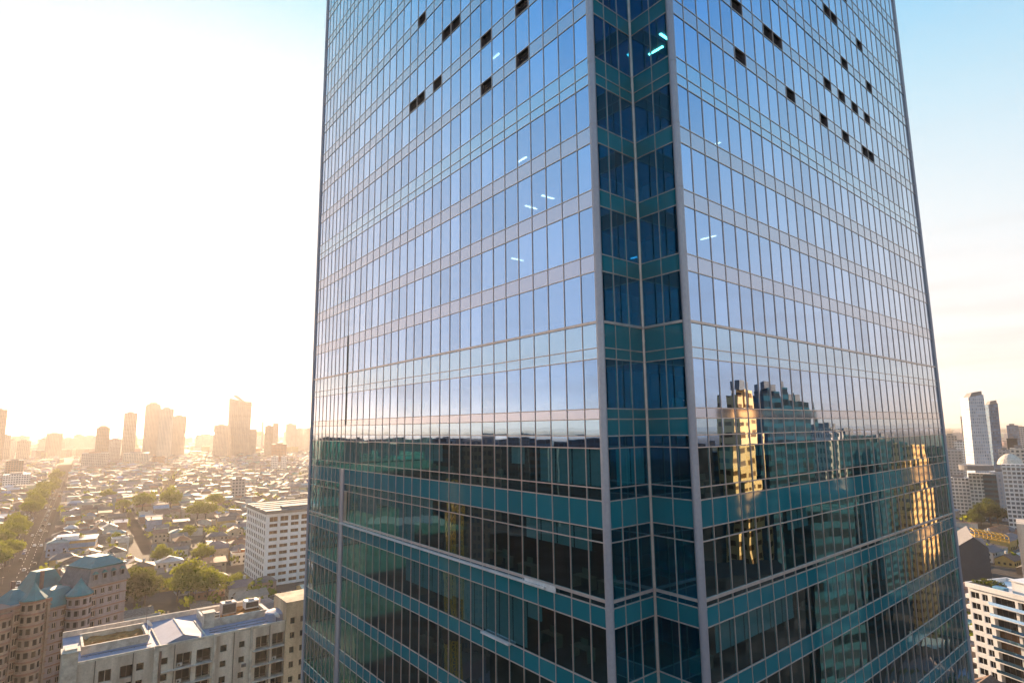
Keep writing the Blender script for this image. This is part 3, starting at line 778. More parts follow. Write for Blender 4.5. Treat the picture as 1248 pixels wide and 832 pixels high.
roof_unit('cooling_unit', 'small white vent box beside the chimney block', 'vent box', 26.4, 27.6, 9.0, 10.2, rz+.8, rz+2.0, M['white'])
# wall air conditioners, rain pipes and roof pipes
for (o, bar) in wins[:110]:
    if ra.random() < .42:
        u, v = o[0]+(o[1]-o[0])*ra.choice((.0, .55)), o[2]-.75
        if o[4] > 1: u, v = o[0]+.3, o[2]+.05
        mb = MB(); off = .36 if o[4] < 1 else -.5
        wbox(mb, u, u+.85, -off, -off+.34, v, v+.6); au = mb.build('air_conditioner', M['white'] if ra.random() < .7 else M['slate'], conc)
        mb = MB(); c = A0+E1*(u+.3)-E2*(off+.004); mb.tube((c.x, c.y, v+.3), (c.x-E2.x*.02, c.y-E2.y*.02, v+.3), .22, .22, 12); mb.build('fan_grille', M['rail'], au)
for u in (4.6, 10.6, 17.6, 28.6, 35.8):
    mb = MB(); p, q = A0+E1*u-E2*.09, A0+E1*u-E2*.09; mb.tube((p.x, p.y, 1), (q.x, q.y, rz+.1), .07, .07, 6); mb.build('rain_pipe', M['rail'], conc)
for (x0, y0, x1, y1) in ((2.5, 3.6, 13.9, 3.2), (24.6, 4.2, 37.5, 4.6), (24.3, 2.6, 36.0, 2.4)):
    mb = MB(); p, q = Vector(P_(x0, y0, rz+.25)), Vector(P_(x1, y1, rz+.25)); mb.tube(p, q, .09, .09, 6)
    for k in range(6): t_ = p.lerp(q, (k+.5)/6); mb.tube(t_-Vector((0, 0, .25)), t_, .05, .05, 5)
    mb.build('roof_pipe', M['slate'], conc)
for i, (x, y, h) in enumerate(((14.3, 15.5, 4.5), (30.5, 18.5, 3.2))):
    o = tag(empty('antenna', P_(x, y, rz)), ['thin roof aerial with crossbars behind the left gravel bed', 'short roof aerial near the rear parapet'][i], 'aerial', 'things on the concrete roof')
    mb = MB(); mb.tube(P_(x, y, rz), P_(x, y, rz+h), .06, .03, 6); mb.build('mast', M['rail'], o)
    mb = MB()
    for k in range(4): mb.tube(P_(x-.6+k*.08, y, rz+h-.2-k*.35), P_(x+.6-k*.08, y, rz+h-.2-k*.35), .025, .025, 5)
    mb.build('crossbar', M['rail'], o)
for i, (x, y) in enumerate(((14.6, 13.5), (37.6, 1.5))):
    o = tag(empty('satellite_dish', P_(x, y, rz)), ['white satellite dish behind the left gravel bed', 'round white dish by the curved stair head'][i], 'satellite dish', 'things on the concrete roof')
    mb = MB(); mb.tube(P_(x, y, rz), P_(x, y, rz+1.2), .07, .07, 6); mb.build('stand', M['rail'], o)
    mb = MB(); mb.lathe((0, 0, 0), [(0, -.25), (.4, -.2), (.75, 0), (.85, .12), (.75, .03), (0, -.2)], 16)
    d = mb.build('dish', M['white'], o); d.location = (0, 0, 1.4); d.rotation_euler = (R(60), 0, R(150))

# ------------------------------------------------------------------ white office block
W0 = Vector((-130, 318, 0)); WF = Vector((.80, .60, 0)); WL = Vector((-.60, .80, 0)); wz = EZ-43.5
office = tag(empty('white_office_block', (W0.x, W0.y, 0)), 'white ten storey office block with brown windows beside the glass tower', 'office block')
FW, FD = 46.0, 42.0
ops = []
for f in range(10):
    zt_ = wz-1.6-3.55*f
    for k in range(8):
        ops.append((1.7+k*5.5, 1.7+k*5.5+4.2, zt_-(1.75 if f else 2.6), zt_, .7))
WN = -WL
mb = MB(); wall_with_openings(mb, W0, WF, WN, FW, 0, wz, ops)
ops2 = []
for f in range(10):
    zt_ = wz-1.6-3.55*f
    for k in range(10): ops2.append((1.9+k*3.95, 1.9+k*3.95+2.3, zt_-2.3, zt_, .18))
wall_with_openings(mb, W0, WL, -WF, FD, 0, wz, ops2)
O_ = lambda x, y, z: tuple(W0 + WF*x + WL*y + Vector((0, 0, z)))
mb.poly((O_(FW, 0, 0), O_(FW, FD, 0), O_(FW, FD, wz), O_(FW, 0, wz))); mb.poly((O_(FW, FD, 0), O_(0, FD, 0), O_(0, FD, wz), O_(FW, FD, wz)))
mb.build('wall', M['white'], office)
for o in sorted(ops, key=lambda o: (o[0], -o[3]))[:60]: window_obj(W0, WF, WN, o[0]+.01, o[1]-.01, o[2]+.01, o[3]-.01, .7, M['brown_glass'], M['trim'], office, 1)
for o in sorted(ops, key=lambda o: (o[0], -o[3]))[60:]: window_obj(W0, WF, WN, o[0]+.01, o[1]-.01, o[2]+.01, o[3]-.01, .7, M['brown_glass'], M['trim'], office, 0, 'hidden_window') if False else None
mb = MB()
for o in ops2:
    a, b = W0+WL*o[0]+WF*.18, W0+WL*o[1]+WF*.18; mb.poly(((a.x, a.y, o[2]), (b.x, b.y, o[2]), (b.x, b.y, o[3]), (a.x, a.y, o[3])))
for o in sorted(ops, key=lambda o: (o[0], -o[3]))[60:]:
    a, b = W0+WF*o[0]+WL*.7, W0+WF*o[1]+WL*.7; mb.poly(((a.x, a.y, o[2]), (b.x, b.y, o[2]), (b.x, b.y, o[3]), (a.x, a.y, o[3])))
tag(mb.build('side_windows', M['brown_glass'], office), kind='stuff')
mb = MB(); mb.box((W0.x, W0.y), WF, WL, -.7, FW+.7, -.7, FD+.7, wz, wz+.9); mb.build('cornice', M['ochre'], office)
mb = MB(); mb.box((W0.x, W0.y), WF, WL, -.4, FW+.4, -.4, FD+.4, wz+.9, wz+1.6); mb.build('roof', M['slate'], office)
mb = MB(); mb.box((W0.x, W0.y), WF, WL, 9, 24, 3, 8, wz+1.6, wz+3.0); mb.build('roof_plant', M['slate'], office)
for k in range(4):
    mb = MB(); mb.box((W0.x, W0.y), WF, WL, -.2, FW+.2, 8+k*9, 8.4+k*9, wz+1.6, wz+1.95); mb.build('roof_rib', M['trim'], office)
BLOCKED += [(W0.x+WF.x*23+WL.x*20, W0.y+WF.y*23+WL.y*20, 36)]

# ------------------------------------------------------------------ teal roofed apartment house with turrets
K0 = Vector((-134, 209, 0)); KD = Vector((-.40, -.9165, 0)); KN = Vector((.9165, -.40, 0)); KB = -KN     # front runs from far to near
cas = tag(empty('turreted_apartment_house', (K0.x, K0.y, 0)), 'mauve stone apartment house with teal mansard roofs and cone turrets at the left edge', 'apartment house')
def K(x, y, z=0): return K0 + KD*x + KB*y + Vector((0, 0, z))
def front(P, L, z1, mat, parent, rows, pitch, z_top_gap, step, ww, wh, name='wall', depth=13, bars=1, frame='trim', maxw=40):
    ops = []
    n = int((L-1.0)/step)
    for f in range(rows):
        zt_ = z1-z_top_gap-pitch*f
        for k in range(n): u = (L-n*step)/2+k*step+(step-ww)/2; ops.append((u, u+ww, zt_-wh, zt_, .3))
    mb = MB(); wall_with_openings(mb, P, KD, KN, L, 0, z1, ops)
    a = lambda x, y, z: tuple(P+KD*x+KB*y+Vector((0, 0, z)))
    mb.poly((a(0, depth, 0), a(0, 0, 0), a(0, 0, z1), a(0, depth, z1))); mb.poly((a(L, 0, 0), a(L, depth, 0), a(L, depth, z1), a(L, 0, z1)))
    mb.poly((a(L, depth, 0), a(0, depth, 0), a(0, depth, z1), a(L, depth, z1))); mb.poly((a(0, 0, z1), a(L, 0, z1), a(L, depth, z1), a(0, depth, z1)))
    mb.build(name, M[mat], parent)
    for o in ops[:maxw]: window_obj(P, KD, KN, o[0]+.01, o[1]-.01, o[2]+.01, o[3]-.01, .3, M['dark_glass'], M[frame], parent, bars)
    for f in range(rows+1):
        zz = z1-z_top_gap-pitch*f+.55
        mb = MB(); mb.box((P.x, P.y), KD, KB, -.2, L+.2, -.28, -.003, zz, zz+.3); mb.build('string_course', M['brick'], parent)
kz = EZ-49.5
front(K(-2, 0), 13, kz, 'pinkwall', cas, 8, 3.3, 1.3, 2.5, 1.25, 1.7)
front(K(11.02, 2.2), 10, kz-4, 'pinkwall', cas, 7, 3.3, 1.5, 2.4, 1.2, 1.7)
front(K(21.04, .4), 15, kz-1.5, 'ochre', cas, 7, 3.3, 1.6, 2.3, 1.3, 2.0)
# big mansard over the far block: steep slate skirt with dormers, teal cap
mb = MB()
def frustum(mb, x0, x1, y0, y1, z0, z1, ins, m=0):
    a = [K(x0, y0, z0), K(x1, y0, z0), K(x1, y1, z0), K(x0, y1, z0)]; b = [K(x0+ins, y0+ins, z1), K(x1-ins, y0+ins, z1), K(x1-ins, y1-ins, z1), K(x0+ins, y1-ins, z1)]
    mb.hexa([tuple(p) for p in a], [tuple(p) for p in b], m)
frustum(mb, -3, 11, -.6, 15, kz+.02, kz+5.2, 1.6); mb.build('mansard_skirt', M['slate'], cas)
mb = MB(); frustum(mb, -1.7, 9.7, .7, 13.7, kz+5.2, kz+5.6, -.25); frustum(mb, -1.4, 9.4, 1.0, 13.4, kz+5.6, kz+8.2, 3.2); mb.build('mansard_cap', M['tealroof'], cas)
for k in range(4):
    x = -.9+k*2.9
    mb = MB(); mb.box((K0.x, K0.y), KD, KB, x, x+1.3, -.25, 2.2, kz+1.6, kz+3.6); dm = mb.build('dormer', M['slate'], cas)
    mb = MB(); p = K(x, -.26); mb.poly([(q.x, q.y, zz) for q, zz in ((K(x+.2, -.26), kz+1.9), (K(x+1.1, -.26), kz+1.9), (K(x+1.1, -.26), kz+3.3), (K(x+.2, -.26), kz+3.3))]); mb.build('dormer_window', M['dark_glass'], dm)
    mb = MB(); c0, c1_, c2_, c3_ = K(x-.15, -.45, kz+3.6), K(x+1.45, -.45, kz+3.6), K(x+1.45, 2.4, kz+3.6), K(x-.15, 2.4, kz+3.6); r0, r1 = K(x+.65, -.45, kz+4.4), K(x+.65, 2.4, kz+4.4)
    mb.poly((c0, c1_, r0)); mb.poly((c1_, c2_, r1, r0)); mb.poly((c2_, c3_, r1)); mb.poly((c3_, c0, r0, r1)); mb.build('dormer_roof', M['tealroof'], dm)
mb = MB(); frustum(mb, 10.6, 21.5, 1.7, 13, kz-3.98, kz+.6, 3.0); mb.build('middle_roof', M['tealroof'], cas)
mb = MB(); frustum(mb, 22, 30, 6, 14, kz-1.4, kz+2.2, 3.3); mb.build('near_roof', M['tealroof'], cas)
mb = MB(); frustum(mb, 8, 20, 13.5, 24, kz-3, kz+4.6, 3.4); mb.build('rear_roof', M['tealroof'], cas)
mb = MB(); mb.box((K0.x, K0.y), KD, KB, 7, 36, 13.2, 25, 0, kz-3.2); mb.build('rear_wing', M['pinkwall'], cas)
mb = MB(); mb.box((K0.x, K0.y), KD, KB, 20.8, 36.3, .1, .5, kz-1.5, kz-.5); mb.box((K0.x, K0.y), KD, KB, 30.5, 36.3, .5, 13.4, kz-1.5, kz-.6); mb.build('near_parapet', M['brick'], cas)
for i, (x, y, r_, zc) in enumerate(((12.6, .6, 3.3, kz-1.6), (26.0, .2, 3.0, kz+.3), (34.0, .4, 2.6, kz-2.5))):
    c = K(x, y)
    mb = MB(); mb.lathe((c.x, c.y, 0), [(r_, 0), (r_, zc)], 20); tw_ = mb.build('turret', M['pinkwall' if i == 0 else 'ochre'], cas)
    for f in range(7):
        mb = MB(); zz = zc-.3-3.3*f; mb.lathe((c.x, c.y, zz), [(r_, -.35), (r_+.28, -.3), (r_+.28, .1), (r_, .15)], 20); mb.build('turret_ring', M['brick'], tw_)
        for q in range(10):
            a0 = q*.628
            if math.cos(a0-math.atan2(-c.y, -c.x)) < -.2: continue
            mb = MB(); mb.lathe((c.x, c.y, zz), [(r_+.02, -2.4), (r_+.02, -.8)], 1, 0, a0, a0+.36); mb.build('window', M['dark_glass'], tw_)
    if i < 2:
        mb = MB(); mb.lathe((c.x, c.y, zc), [(r_+.5, .0), (r_+.55, .2), (r_*.55, 2.2), (.2, 4.6), (0, 5.2)], 8 if i else 16); mb.build('turret_roof', M['tealroof'], cas)
    else:
        mb = MB(); mb.lathe((c.x, c.y, zc), [(r_, 0), (r_+.3, .1), (r_+.3, 1.1), (r_-.1, 1.1), (r_-.1, .3), (0, .3)], 20); mb.build('turret_terrace', M['brick'], cas)
for k in range(8):
    x = 21.6+k*1.8
    mb = MB(); mb.box((K0.x, K0.y), KD, KB, x, x+.35, -.02, .32, 0, kz-1.6); mb.build('pilaster', M['ochre'], cas)
for k in range(5):
    x = 3+k*6.5
    mb = MB(); mb.box((K0.x, K0.y), KD, KB, x, x+.8, 14+k % 2*3, 14.9+k % 2*3, kz-3, kz+3.2+k % 3); mb.build('chimney', M['brick'], cas)
for x in (4, 14, 24, 34): p = K(x, 10); BLOCKED.append((p.x, p.y, 15))
for x in (5, 25, 45): p = A0+E1*x+E2*8; BLOCKED.append((p.x, p.y, 16))

# ------------------------------------------------------------------ right foreground balcony apartment block
G0 = Vector((141.0, 192.0, 0)); GD = Vector((.27, -.963, 0)); GN = Vector((-.963, -.27, 0)); GB = -GN; gz = EZ-50
apt = tag(empty('white_balcony_block', (G0.x, G0.y, 0)), 'white apartment block with long balconies at the lower right corner', 'apartment block')
ops = []; dw = []
for f in range(9):
    zt_ = gz-1.5-3.15*f
    for u, ww in ((.7, 2.6), (4.1, 1.7)): o = (u, u+ww, zt_-1.9, zt_, .25); ops.append(o); dw.append((o, 1))
    for k in range(4): o = (7.0+k*7.2, 7.0+k*7.2+6.4, zt_-2.3, zt_+.2, 1.5); ops.append(o); dw.append((o, 3))
GL = 36.0; GDp = 17.0
mb = MB(); wall_with_openings(mb, G0, GD, GN, GL, 0, gz, ops)
g_ = lambda x, y, z: tuple(G0+GD*x+GB*y+Vector((0, 0, z)))
mb.poly((g_(0, GDp, 0), g_(0, 0, 0), g_(0, 0, gz), g_(0, GDp, gz))); mb.poly((g_(GL, 0, 0), g_(GL, GDp, 0), g_(GL, GDp, gz), g_(GL, 0, gz))); mb.poly((g_(GL, GDp, 0), g_(0, GDp, 0), g_(0, GDp, gz), g_(GL, GDp, gz)))
mb.poly((g_(0, 0, gz), g_(GL, 0, gz), g_(GL, GDp, gz), g_(0, GDp, gz))); mb.build('wall', M['white'], apt)
for o, bar in dw: window_obj(G0, GD, GN, o[0]+.01, o[1]-.01, o[2]+.01, o[3]-.01, o[4], M['dark_glass'] if bar == 1 or ra.random() < .6 else M['brown_glass'], M['white'] if bar == 1 else M['rail'], apt, bar)
for f in range(9):
    zz = gz-1.5-3.15*f-2.45
    mb = MB(); mb.box((G0.x, G0.y), GD, GB, 6.6, GL, -1.1, -.003, zz, zz+.2); sl_ = mb.build('balcony_slab', M['white'], apt)
    mb = MB(); mb.box((G0.x, G0.y), GD, GB, 6.6, GL, -1.1, -1.04, zz+.2, zz+1.0); mb.box((G0.x, G0.y), GD, GB, 6.6, GL, -1.14, -1.0, zz+1.0, zz+1.06); mb.build('balustrade', M['sp_light'], sl_)
    mb = MB(); mb.box((G0.x, G0.y), GD, GB, -1.3, -.003, .3, 5, zz, zz+1.15); mb.build('end_balcony', M['white'], apt)
mb = MB(); mb.box((G0.x, G0.y), GD, GB, -.4, GL+.4, -.5, -.05, gz-.4, gz+1.0); mb.box((G0.x, G0.y), GD, GB, -.4, .05, -.05, GDp, gz-.4, gz+1.0); mb.box((G0.x, G0.y), GD, GB, .05, GL, GDp-.4, GDp, gz, gz+1.0); mb.build('parapet', M['white'], apt)
mb = MB(); mb.box((G0.x, G0.y), GD, GB, 11, 30, 3, 12, gz, gz+3.6); mb.box((G0.x, G0.y), GD, GB, 10.6, 30.4, 2.6, 12.4, gz+3.6, gz+3.9); mb.build('penthouse', M['white'], apt)
mb = MB(); mb.box((G0.x, G0.y), GD, GB, 7.2, 10.4, .4, 2.4, gz+.05, gz+1.5); mb.build('blue_hoarding', rough_mat('blue_paint', (.12, .33, .50)), apt)
for k, (x0, x1, y0, y1) in enumerate(((.4, 6.6, .4, 3.2), (.4, 6.6, 4.0, 7.2))):
    mb = MB(); mb.box((G0.x, G0.y), GD, GB, x0, x1, y0, y1, gz+.02, gz+1.0); mb.build('roof_planter', M['charcoal'], apt)
    o = tag(empty('roof_shrub', g_((x0+x1)/2, (y0+y1)/2, gz+1.0)), ['dark shrubs in the front roof planter of the white balcony block', 'dark shrubs in the rear roof planter of the white balcony block'][k], 'shrub', 'roof planting')
    me = crown_mesh('foliage', [(q*1.3-2.4, 0, .35, .9) for q in range(5)], 500, .22, 40+k); oo = bpy.data.objects.new('foliage', me); C.objects.link(oo); oo.parent = o
    oo.material_slots[0].link = 'OBJECT'; oo.material_slots[0].material = M['leaf2']; oo.rotation_euler.z = math.atan2(GD.y, GD.x)
BLOCKED += [(G0.x+GD.x*q+GB.x*8, G0.y+GD.y*q+GB.y*8, 14) for q in (4, 20, 34)]

# ------------------------------------------------------------------ generic tower / block
def block(name, label, cat, p, wd, dp, h, rot, mat, steps=(), plant=True, group=None, top=None, roofm='slate', spire=0):
    ex = Vector((math.cos(rot), math.sin(rot), 0)); ey = Vector((-ex.y, ex.x, 0))
    o = tag(empty(name, (p[0], p[1], 0)), label, cat, group)
    mb = MB()
    if top is None: mb.box((p[0], p[1]), ex, ey, -wd/2, wd/2, 0, dp, 0, h)
    else:
        P = lambda x, y, z: (p[0]+ex.x*x+ey.x*y, p[1]+ex.y*x+ey.y*y, z)
        n = len(top)-1
        for i in range(n):
            x0, x1 = -wd/2+wd*i/n, -wd/2+wd*(i+1)/n
            mb.hexa([P(x0, 0, 0), P(x1, 0, 0), P(x1, dp, 0), P(x0, dp, 0)], [P(x0, 0, h*top[i]), P(x1, 0, h*top[i+1]), P(x1, dp, h*top[i+1]), P(x0, dp, h*top[i])])
    mb.build('body', mat, o)
    for (x0, x1, z0, z1) in steps:
        mb = MB(); mb.box((p[0], p[1]), ex, ey, wd*x0, wd*x1, dp*.08, dp*.92, h*z0, h*z1); mb.build('upper_block', mat, o)
    if plant:
        mb = MB(); hh = h*max([1]+[s[3] for s in steps]); mb.box((p[0], p[1]), ex, ey, -wd*.25, wd*.2, dp*.25, dp*.7, hh-.1, hh+max(2.5, h*.025)); mb.build('roof_plant', M[roofm], o)
    if spire:
        mb = MB(); c = (p[0]+ey.x*dp/2, p[1]+ey.y*dp/2); mb.tube((*c, h), (*c, h+spire), wd*.02+.3, .15, 6); mb.build('mast', M['rail'], o)
    return o
FM = {
 'tan': facade_mat('tan_facade', (.36, .29, .24), bay=4, floor=3.8, wx=.6), 'brown': facade_mat('brown_facade', (.24, .17, .13), bay=3.5, floor=3.6),
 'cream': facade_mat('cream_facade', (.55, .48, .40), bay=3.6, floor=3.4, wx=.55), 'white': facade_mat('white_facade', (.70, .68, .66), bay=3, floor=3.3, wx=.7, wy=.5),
 'grid': facade_mat('white_grid_facade', (.62, .60, .58), bay=2.6, floor=3.0, wx=.72, wy=.6), 'glass': facade_mat('blue_glass_facade', (.07, .12, .18), (.03, .07, .12), bay=2.2, floor=3.8, wx=.86, wy=.66, winrough=.15, spec=.3),
 'teal': facade_mat('dark_teal_facade', (.022, .085, .118), (.003, .010, .016), bay=6.0, floor=3.8, wx=.95, wy=.55, winrough=.35, spec=.12), 'grey': facade_mat('grey_facade', (.33, .32, .32), bay=3.4, floor=3.6),
 'silver': facade_mat('silver_facade', (.46, .48, .52), (.12, .16, .21), bay=2.4, floor=3.4, wx=.5, wy=.62), 'gold': facade_mat('golden_balcony_facade', (.80, .50, .22), (.10, .05, .02), bay=4.2, floor=3.3, wx=.7, wy=.38, spec=.2),  # the golden wall colour carries the low sun's warm light
 'dark': facade_mat('dark_facade', (.010, .014, .022), (.003, .004, .008), bay=3, floor=3.6, wx=.9, winrough=.4, spec=.1), 'slate': facade_mat('slate_blue_facade', (.05, .085, .10), (.008, .014, .02), bay=3.2, floor=3.6, wx=.75, wy=.5, winrough=.3, spec=.15), 'red': facade_mat('rust_facade', (.40, .18, .10), bay=3.2, floor=3.4),
}
def sky_block(x0, x1, ytop, Y, mat, label, dp=.9, cat='tower', name='skyline_tower', rot=None, **kw):
    a, b = at_y(x0, ytop, Y), at_y(x1, ytop, Y); c = (a+b)/2; wd = (b-a).length
    rot = -math.atan2(c.x, c.y) if rot is None else rot
    BLOCKED.append((c.x, c.y, wd*.9)); return block(name, label, cat, (c.x, c.y), wd, wd*dp, c.z, rot, FM[mat], **kw)
# skyline on the left, in the sun's glow
sky_block(-9, 7, 499, 1500, 'brown', 'dark block cut off by the left picture edge')
sky_block(119.5, 133, 521, 1500, 'brown', 'dark brown slab left of the tall slim tower', steps=((-.35, .35, 1, 1.03),))
sky_block(153, 166.5, 503, 1700, 'tan', 'tall slim tower with a small roof box standing alone')
sky_block(179, 195, 494, 1900, 'tan', 'tower with a rounded crown, tallest left of the glowing cluster', steps=((-.42, .42, 1, 1.03), (-.25, .25, 1.03, 1.06)), plant=False)
sky_block(196, 211, 498, 1650, 'cream', 'pale tower in front, middle of the three joined towers')
sky_block(211, 226.5, 507, 1900, 'tan', 'right tower of the three joined towers with a small crane on top', spire=18)
sky_block(262, 278.5, 518, 1800, 'tan', 'broad block just left of the sloped roof tower')
sky_block(281, 306, 485, 1900, 'tan', 'tallest skyline tower with a concave sloping top', top=(1.0, .985, .968, .955, .945, .940, .938), plant=False, dp=.6)
o_ = at_y(281.0, 483.5, 1900); mbt = None
sky_block(279.5, 284, 498, 1880, 'tan', 'narrow shaft against the left side of the sloped roof tower', plant=False)
sky_block(306.5, 311.5, 524, 2100, 'cream', 'small domed block right of the sloped roof tower')
sky_block(319.5, 321.5, 514, 2200, 'grey', 'needle thin tower between two gaps of sky')
sky_block(323.5, 333, 519, 1700, 'brown', 'mid height block in front of a taller slab')
sky_block(333, 339.5, 515.5, 1950, 'tan', 'taller slab behind the mid height block', plant=False)
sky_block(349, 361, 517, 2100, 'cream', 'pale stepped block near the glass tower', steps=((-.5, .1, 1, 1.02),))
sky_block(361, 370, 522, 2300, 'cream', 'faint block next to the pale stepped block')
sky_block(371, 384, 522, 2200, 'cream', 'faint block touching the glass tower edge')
sky_block(332, 349, 541, 1400, 'red', 'low rust coloured block below the skyline', cat='block', name='mid_rise_block')
sky_block(331, 339, 556, 1150, 'white', 'left of two bright white blocks on the house field', cat='block', name='mid_rise_block')
sky_block(343, 349, 556, 1150, 'white', 'right of two bright white blocks on the house field', cat='block', name='mid_rise_block')
sky_block(59, 75, 528, 1900, 'tan', 'square topped block above the far left rooftops')
sky_block(23, 36, 537, 1700, 'tan', 'broad hazy block at far left')
sky_block(24, 31, 531, 2300, 'cream', 'pale block peeping over the broad hazy block')
sky_block(0, 12, 530, 1700, 'tan', 'hazy block with a gap by the left edge')
sky_block(12, 19, 536, 1800, 'cream', 'narrow block between the two far left blocks')
sky_block(48, 58, 535, 2000, 'cream', 'faint low block left of the square topped block')
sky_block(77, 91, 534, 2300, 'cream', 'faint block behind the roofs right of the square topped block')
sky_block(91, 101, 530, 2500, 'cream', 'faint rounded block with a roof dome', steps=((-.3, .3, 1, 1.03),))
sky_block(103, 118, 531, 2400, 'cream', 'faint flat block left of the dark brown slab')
sky_block(134, 147, 535, 1600, 'grey', 'grey pair block right of the dark brown slab')
sky_block(10, 27, 561, 1050, 'brown', 'brown twin slab with a dark central joint at left', cat='block', name='mid_rise_block')
sky_block(8, 34, 578, 900, 'white', 'long white low block below the brown twin slab', cat='block', name='mid_rise_block')
sky_block(48, 59, 586, 800, 'white', 'blank pale wall block beside the avenue trees', cat='block', name='mid_rise_block')
sky_block(103, 130, 552, 1350, 'grey', 'wide low block with a flat rust roof', cat='block', name='mid_rise_block', roofm='brick')
sky_block(187, 200, 556, 1450, 'red', 'dusky pink block at the foot of the three joined towers', cat='block', name='mid_rise_block')
sky_block(153, 180, 552, 1500, 'cream', 'long cream hall before the tall slim tower', cat='block', name='mid_rise_block')
sky_block(240, 262, 529, 2500, 'cream', 'low faint blocks under the sun glow')
sky_block(284, 299, 583, 700, 'grey', 'grey ribbed tall house left of the white office block', cat='block', name='mid_rise_block', dp=.6)
# mast by the grey ribbed house
p = at_z(309, 612); o = tag(empty('lattice_mast', p), 'thin pale lattice mast standing left of the white office block', 'mast')
mb = MB(); hh = at_y(309, 566, p.y).z
for sx, sy in ((-1, -1), (1, -1), (1, 1), (-1, 1)): mb.tube((p.x+sx*1.1, p.y+sy*1.1, 0), (p.x+sx*.35, p.y+sy*.35, hh), .16, .1, 5)
mb.build('leg_frame', M['trim'], o)
mb = MB()
for k in range(14):
    z0 = hh*k/14; z1 = hh*(k+1)/14; s = 1.1-.75*k/14
    mb.tube((p.x-s, p.y-s, z0), (p.x+s, p.y-s, z1), .07, .07, 4); mb.tube((p.x+s, p.y-s, z0), (p.x+s, p.y+s, z1), .07, .07, 4)
mb.build('bracing', M['trim'], o)
# the sloped tower's oversailing roof blade
a, b = at_y(283.5, 481, 1900), at_y(308, 493.5, 1900)
mb = MB(); n_ = 8; prev = None
for k in range(n_+1):
    t = k/n_; c = a.lerp(b, t); c.z = a.z+(b.z-a.z)*(1-(1-t)**1.7)
    if prev is not None: mb.hexa([(prev.x, prev.y, prev.z-1.5), (c.x, c.y, c.z-1.5), (c.x, c.y+34, c.z-1.5), (prev.x, prev.y+34, prev.z-1.5)], [(prev.x, prev.y, prev.z), (c.x, c.y, c.z), (c.x, c.y+34, c.z), (prev.x, prev.y+34, prev.z)])
    prev = c
so_ = [o for o in C.objects if o.get('label', '').startswith('tallest skyline tower')][0]
mb.build('roof_blade', M['rail'], so_)

# skyline on the right
def slant(label, pts_base, pts_top, Y, dp, mat, name, cat, roofm='slate'):
    (x0, x1), (X0, X1, y0, y1) = pts_base, pts_top
    a, b = at_z(x0, 570), at_z(x1, 570); a = Vector((ray(x0, 560).x/ray(x0, 560).y*Y, Y, 0)); b = Vector((ray(x1, 560).x/ray(x1, 560).y*Y, Y, 0))
    c, d = at_y(X1, y1, Y), at_y(X0, y0, Y); o = tag(empty(name, a), label, cat)
    w = Vector((.35, .94, 0))*dp; mb = MB()
    mb.hexa([tuple(v) for v in (a, b, b+w, a+w)], [tuple(v) for v in (d, c, c+w, d+w)]); mb.build('body', FM[mat], o)
    e = .12
    mb = MB(); k0, k1 = d.lerp(c, .1), d.lerp(c, .9); mb.hexa([tuple(v) for v in (k0, k1, k1+w*.8, k0+w*.8)], [tuple(v+Vector((0, 0, 4))) for v in (k0.lerp(k1, .2), k1, k1+w*.6, k0.lerp(k1, .2)+w*.6)]); mb.build('crown', M[roofm], o)
    BLOCKED.append((a.x, a.y, 30)); return o
slant('tall silver tower with a slanting top, leaning out above the green glass block', (1186, 1208), (1180, 1198.5, 484, 480.5), 620, 24, 'silver', 'silver_tower', 'tower')
slant('blue grey glass tower right of the silver tower', (1210, 1222), (1204.5, 1216, 493, 491), 760, 16, 'glass', 'glass_skyscraper', 'tower')
sky_block(1171, 1178, 507, 1200, 'tan', 'tan tower peeping left of the silver tower')
sky_block(1228, 1239, 518, 1000, 'glass', 'far blue block on the right horizon')
sky_block(1239, 1252, 521, 1100, 'grey', 'far grey block at the right picture edge')
sky_block(1233, 1250, 546, 560, 'cream', 'cream block rising behind the domed white block')
sky_block(1228, 1238, 534, 800, 'dark', 'dark blue office below the far blue block')
sky_block(1152, 1164, 530, 900, 'tan', 'tan block beside the glass tower edge on the right')
sky_block(1164, 1176, 538, 800, 'white', 'sunlit white and tan block left of the silver tower')
sky_block(1152, 1170, 548, 720, 'grey', 'grey low block touching the glass tower on the right')
sky_block(1176, 1186, 545, 760, 'cream', 'narrow cream block at the silver tower foot')
sky_block(1218, 1230, 548, 680, 'grey', 'blue grey block between the two right towers')
sky_block(1156, 1181, 582, 520, 'grid', 'low white grid office with many square windows', cat='office', name='grid_office', dp=.5)
sky_block(1183, 1209, 577, 500, 'grid', 'white grid block left part of the green glass block', cat='office', name='grid_office', dp=.6, plant=False)
sky_block(1209, 1231, 575, 496, 'silver', 'white ribbed block right of the green glass bay', cat='office', name='ribbed_office', dp=.6)
sky_block(1199, 1212, 578, 488, 'teal', 'green glass bay between two white blocks', cat='office', name='glass_office', dp=.5, plant=False)
a, b = at_y(1181, 571, 490), at_y(1217, 569, 490); mb = MB()
cx, cy = (a.x+b.x)/2, (a.y+b.y)/2+8; n_ = 28; rx, ry = (b.x-a.x)/2, 11
top_z = a.z+2.5; lo = [(cx+rx*math.cos(2*math.pi*k/n_), cy+ry*math.sin(2*math.pi*k/n_)) for k in range(n_)]
for k in range(n_): q = lo[k]; r_ = lo[(k+1) % n_]; mb.poly(((*q, top_z-4), (*r_, top_z-4), (*r_, top_z), (*q, top_z)))
mb.poly([(*q, top_z) for q in lo]); mb.poly([(*q, top_z-4) for q in lo][::-1])
gb = [o for o in C.objects if o.get('label', '').startswith('green glass bay')][0]; mb.build('oval_canopy', M['slate'], gb)
o = sky_block(1224, 1250, 566, 430, 'grid', 'white block with a low round dome at the right edge', cat='apartment block', name='domed_block', dp=.7, plant=False)
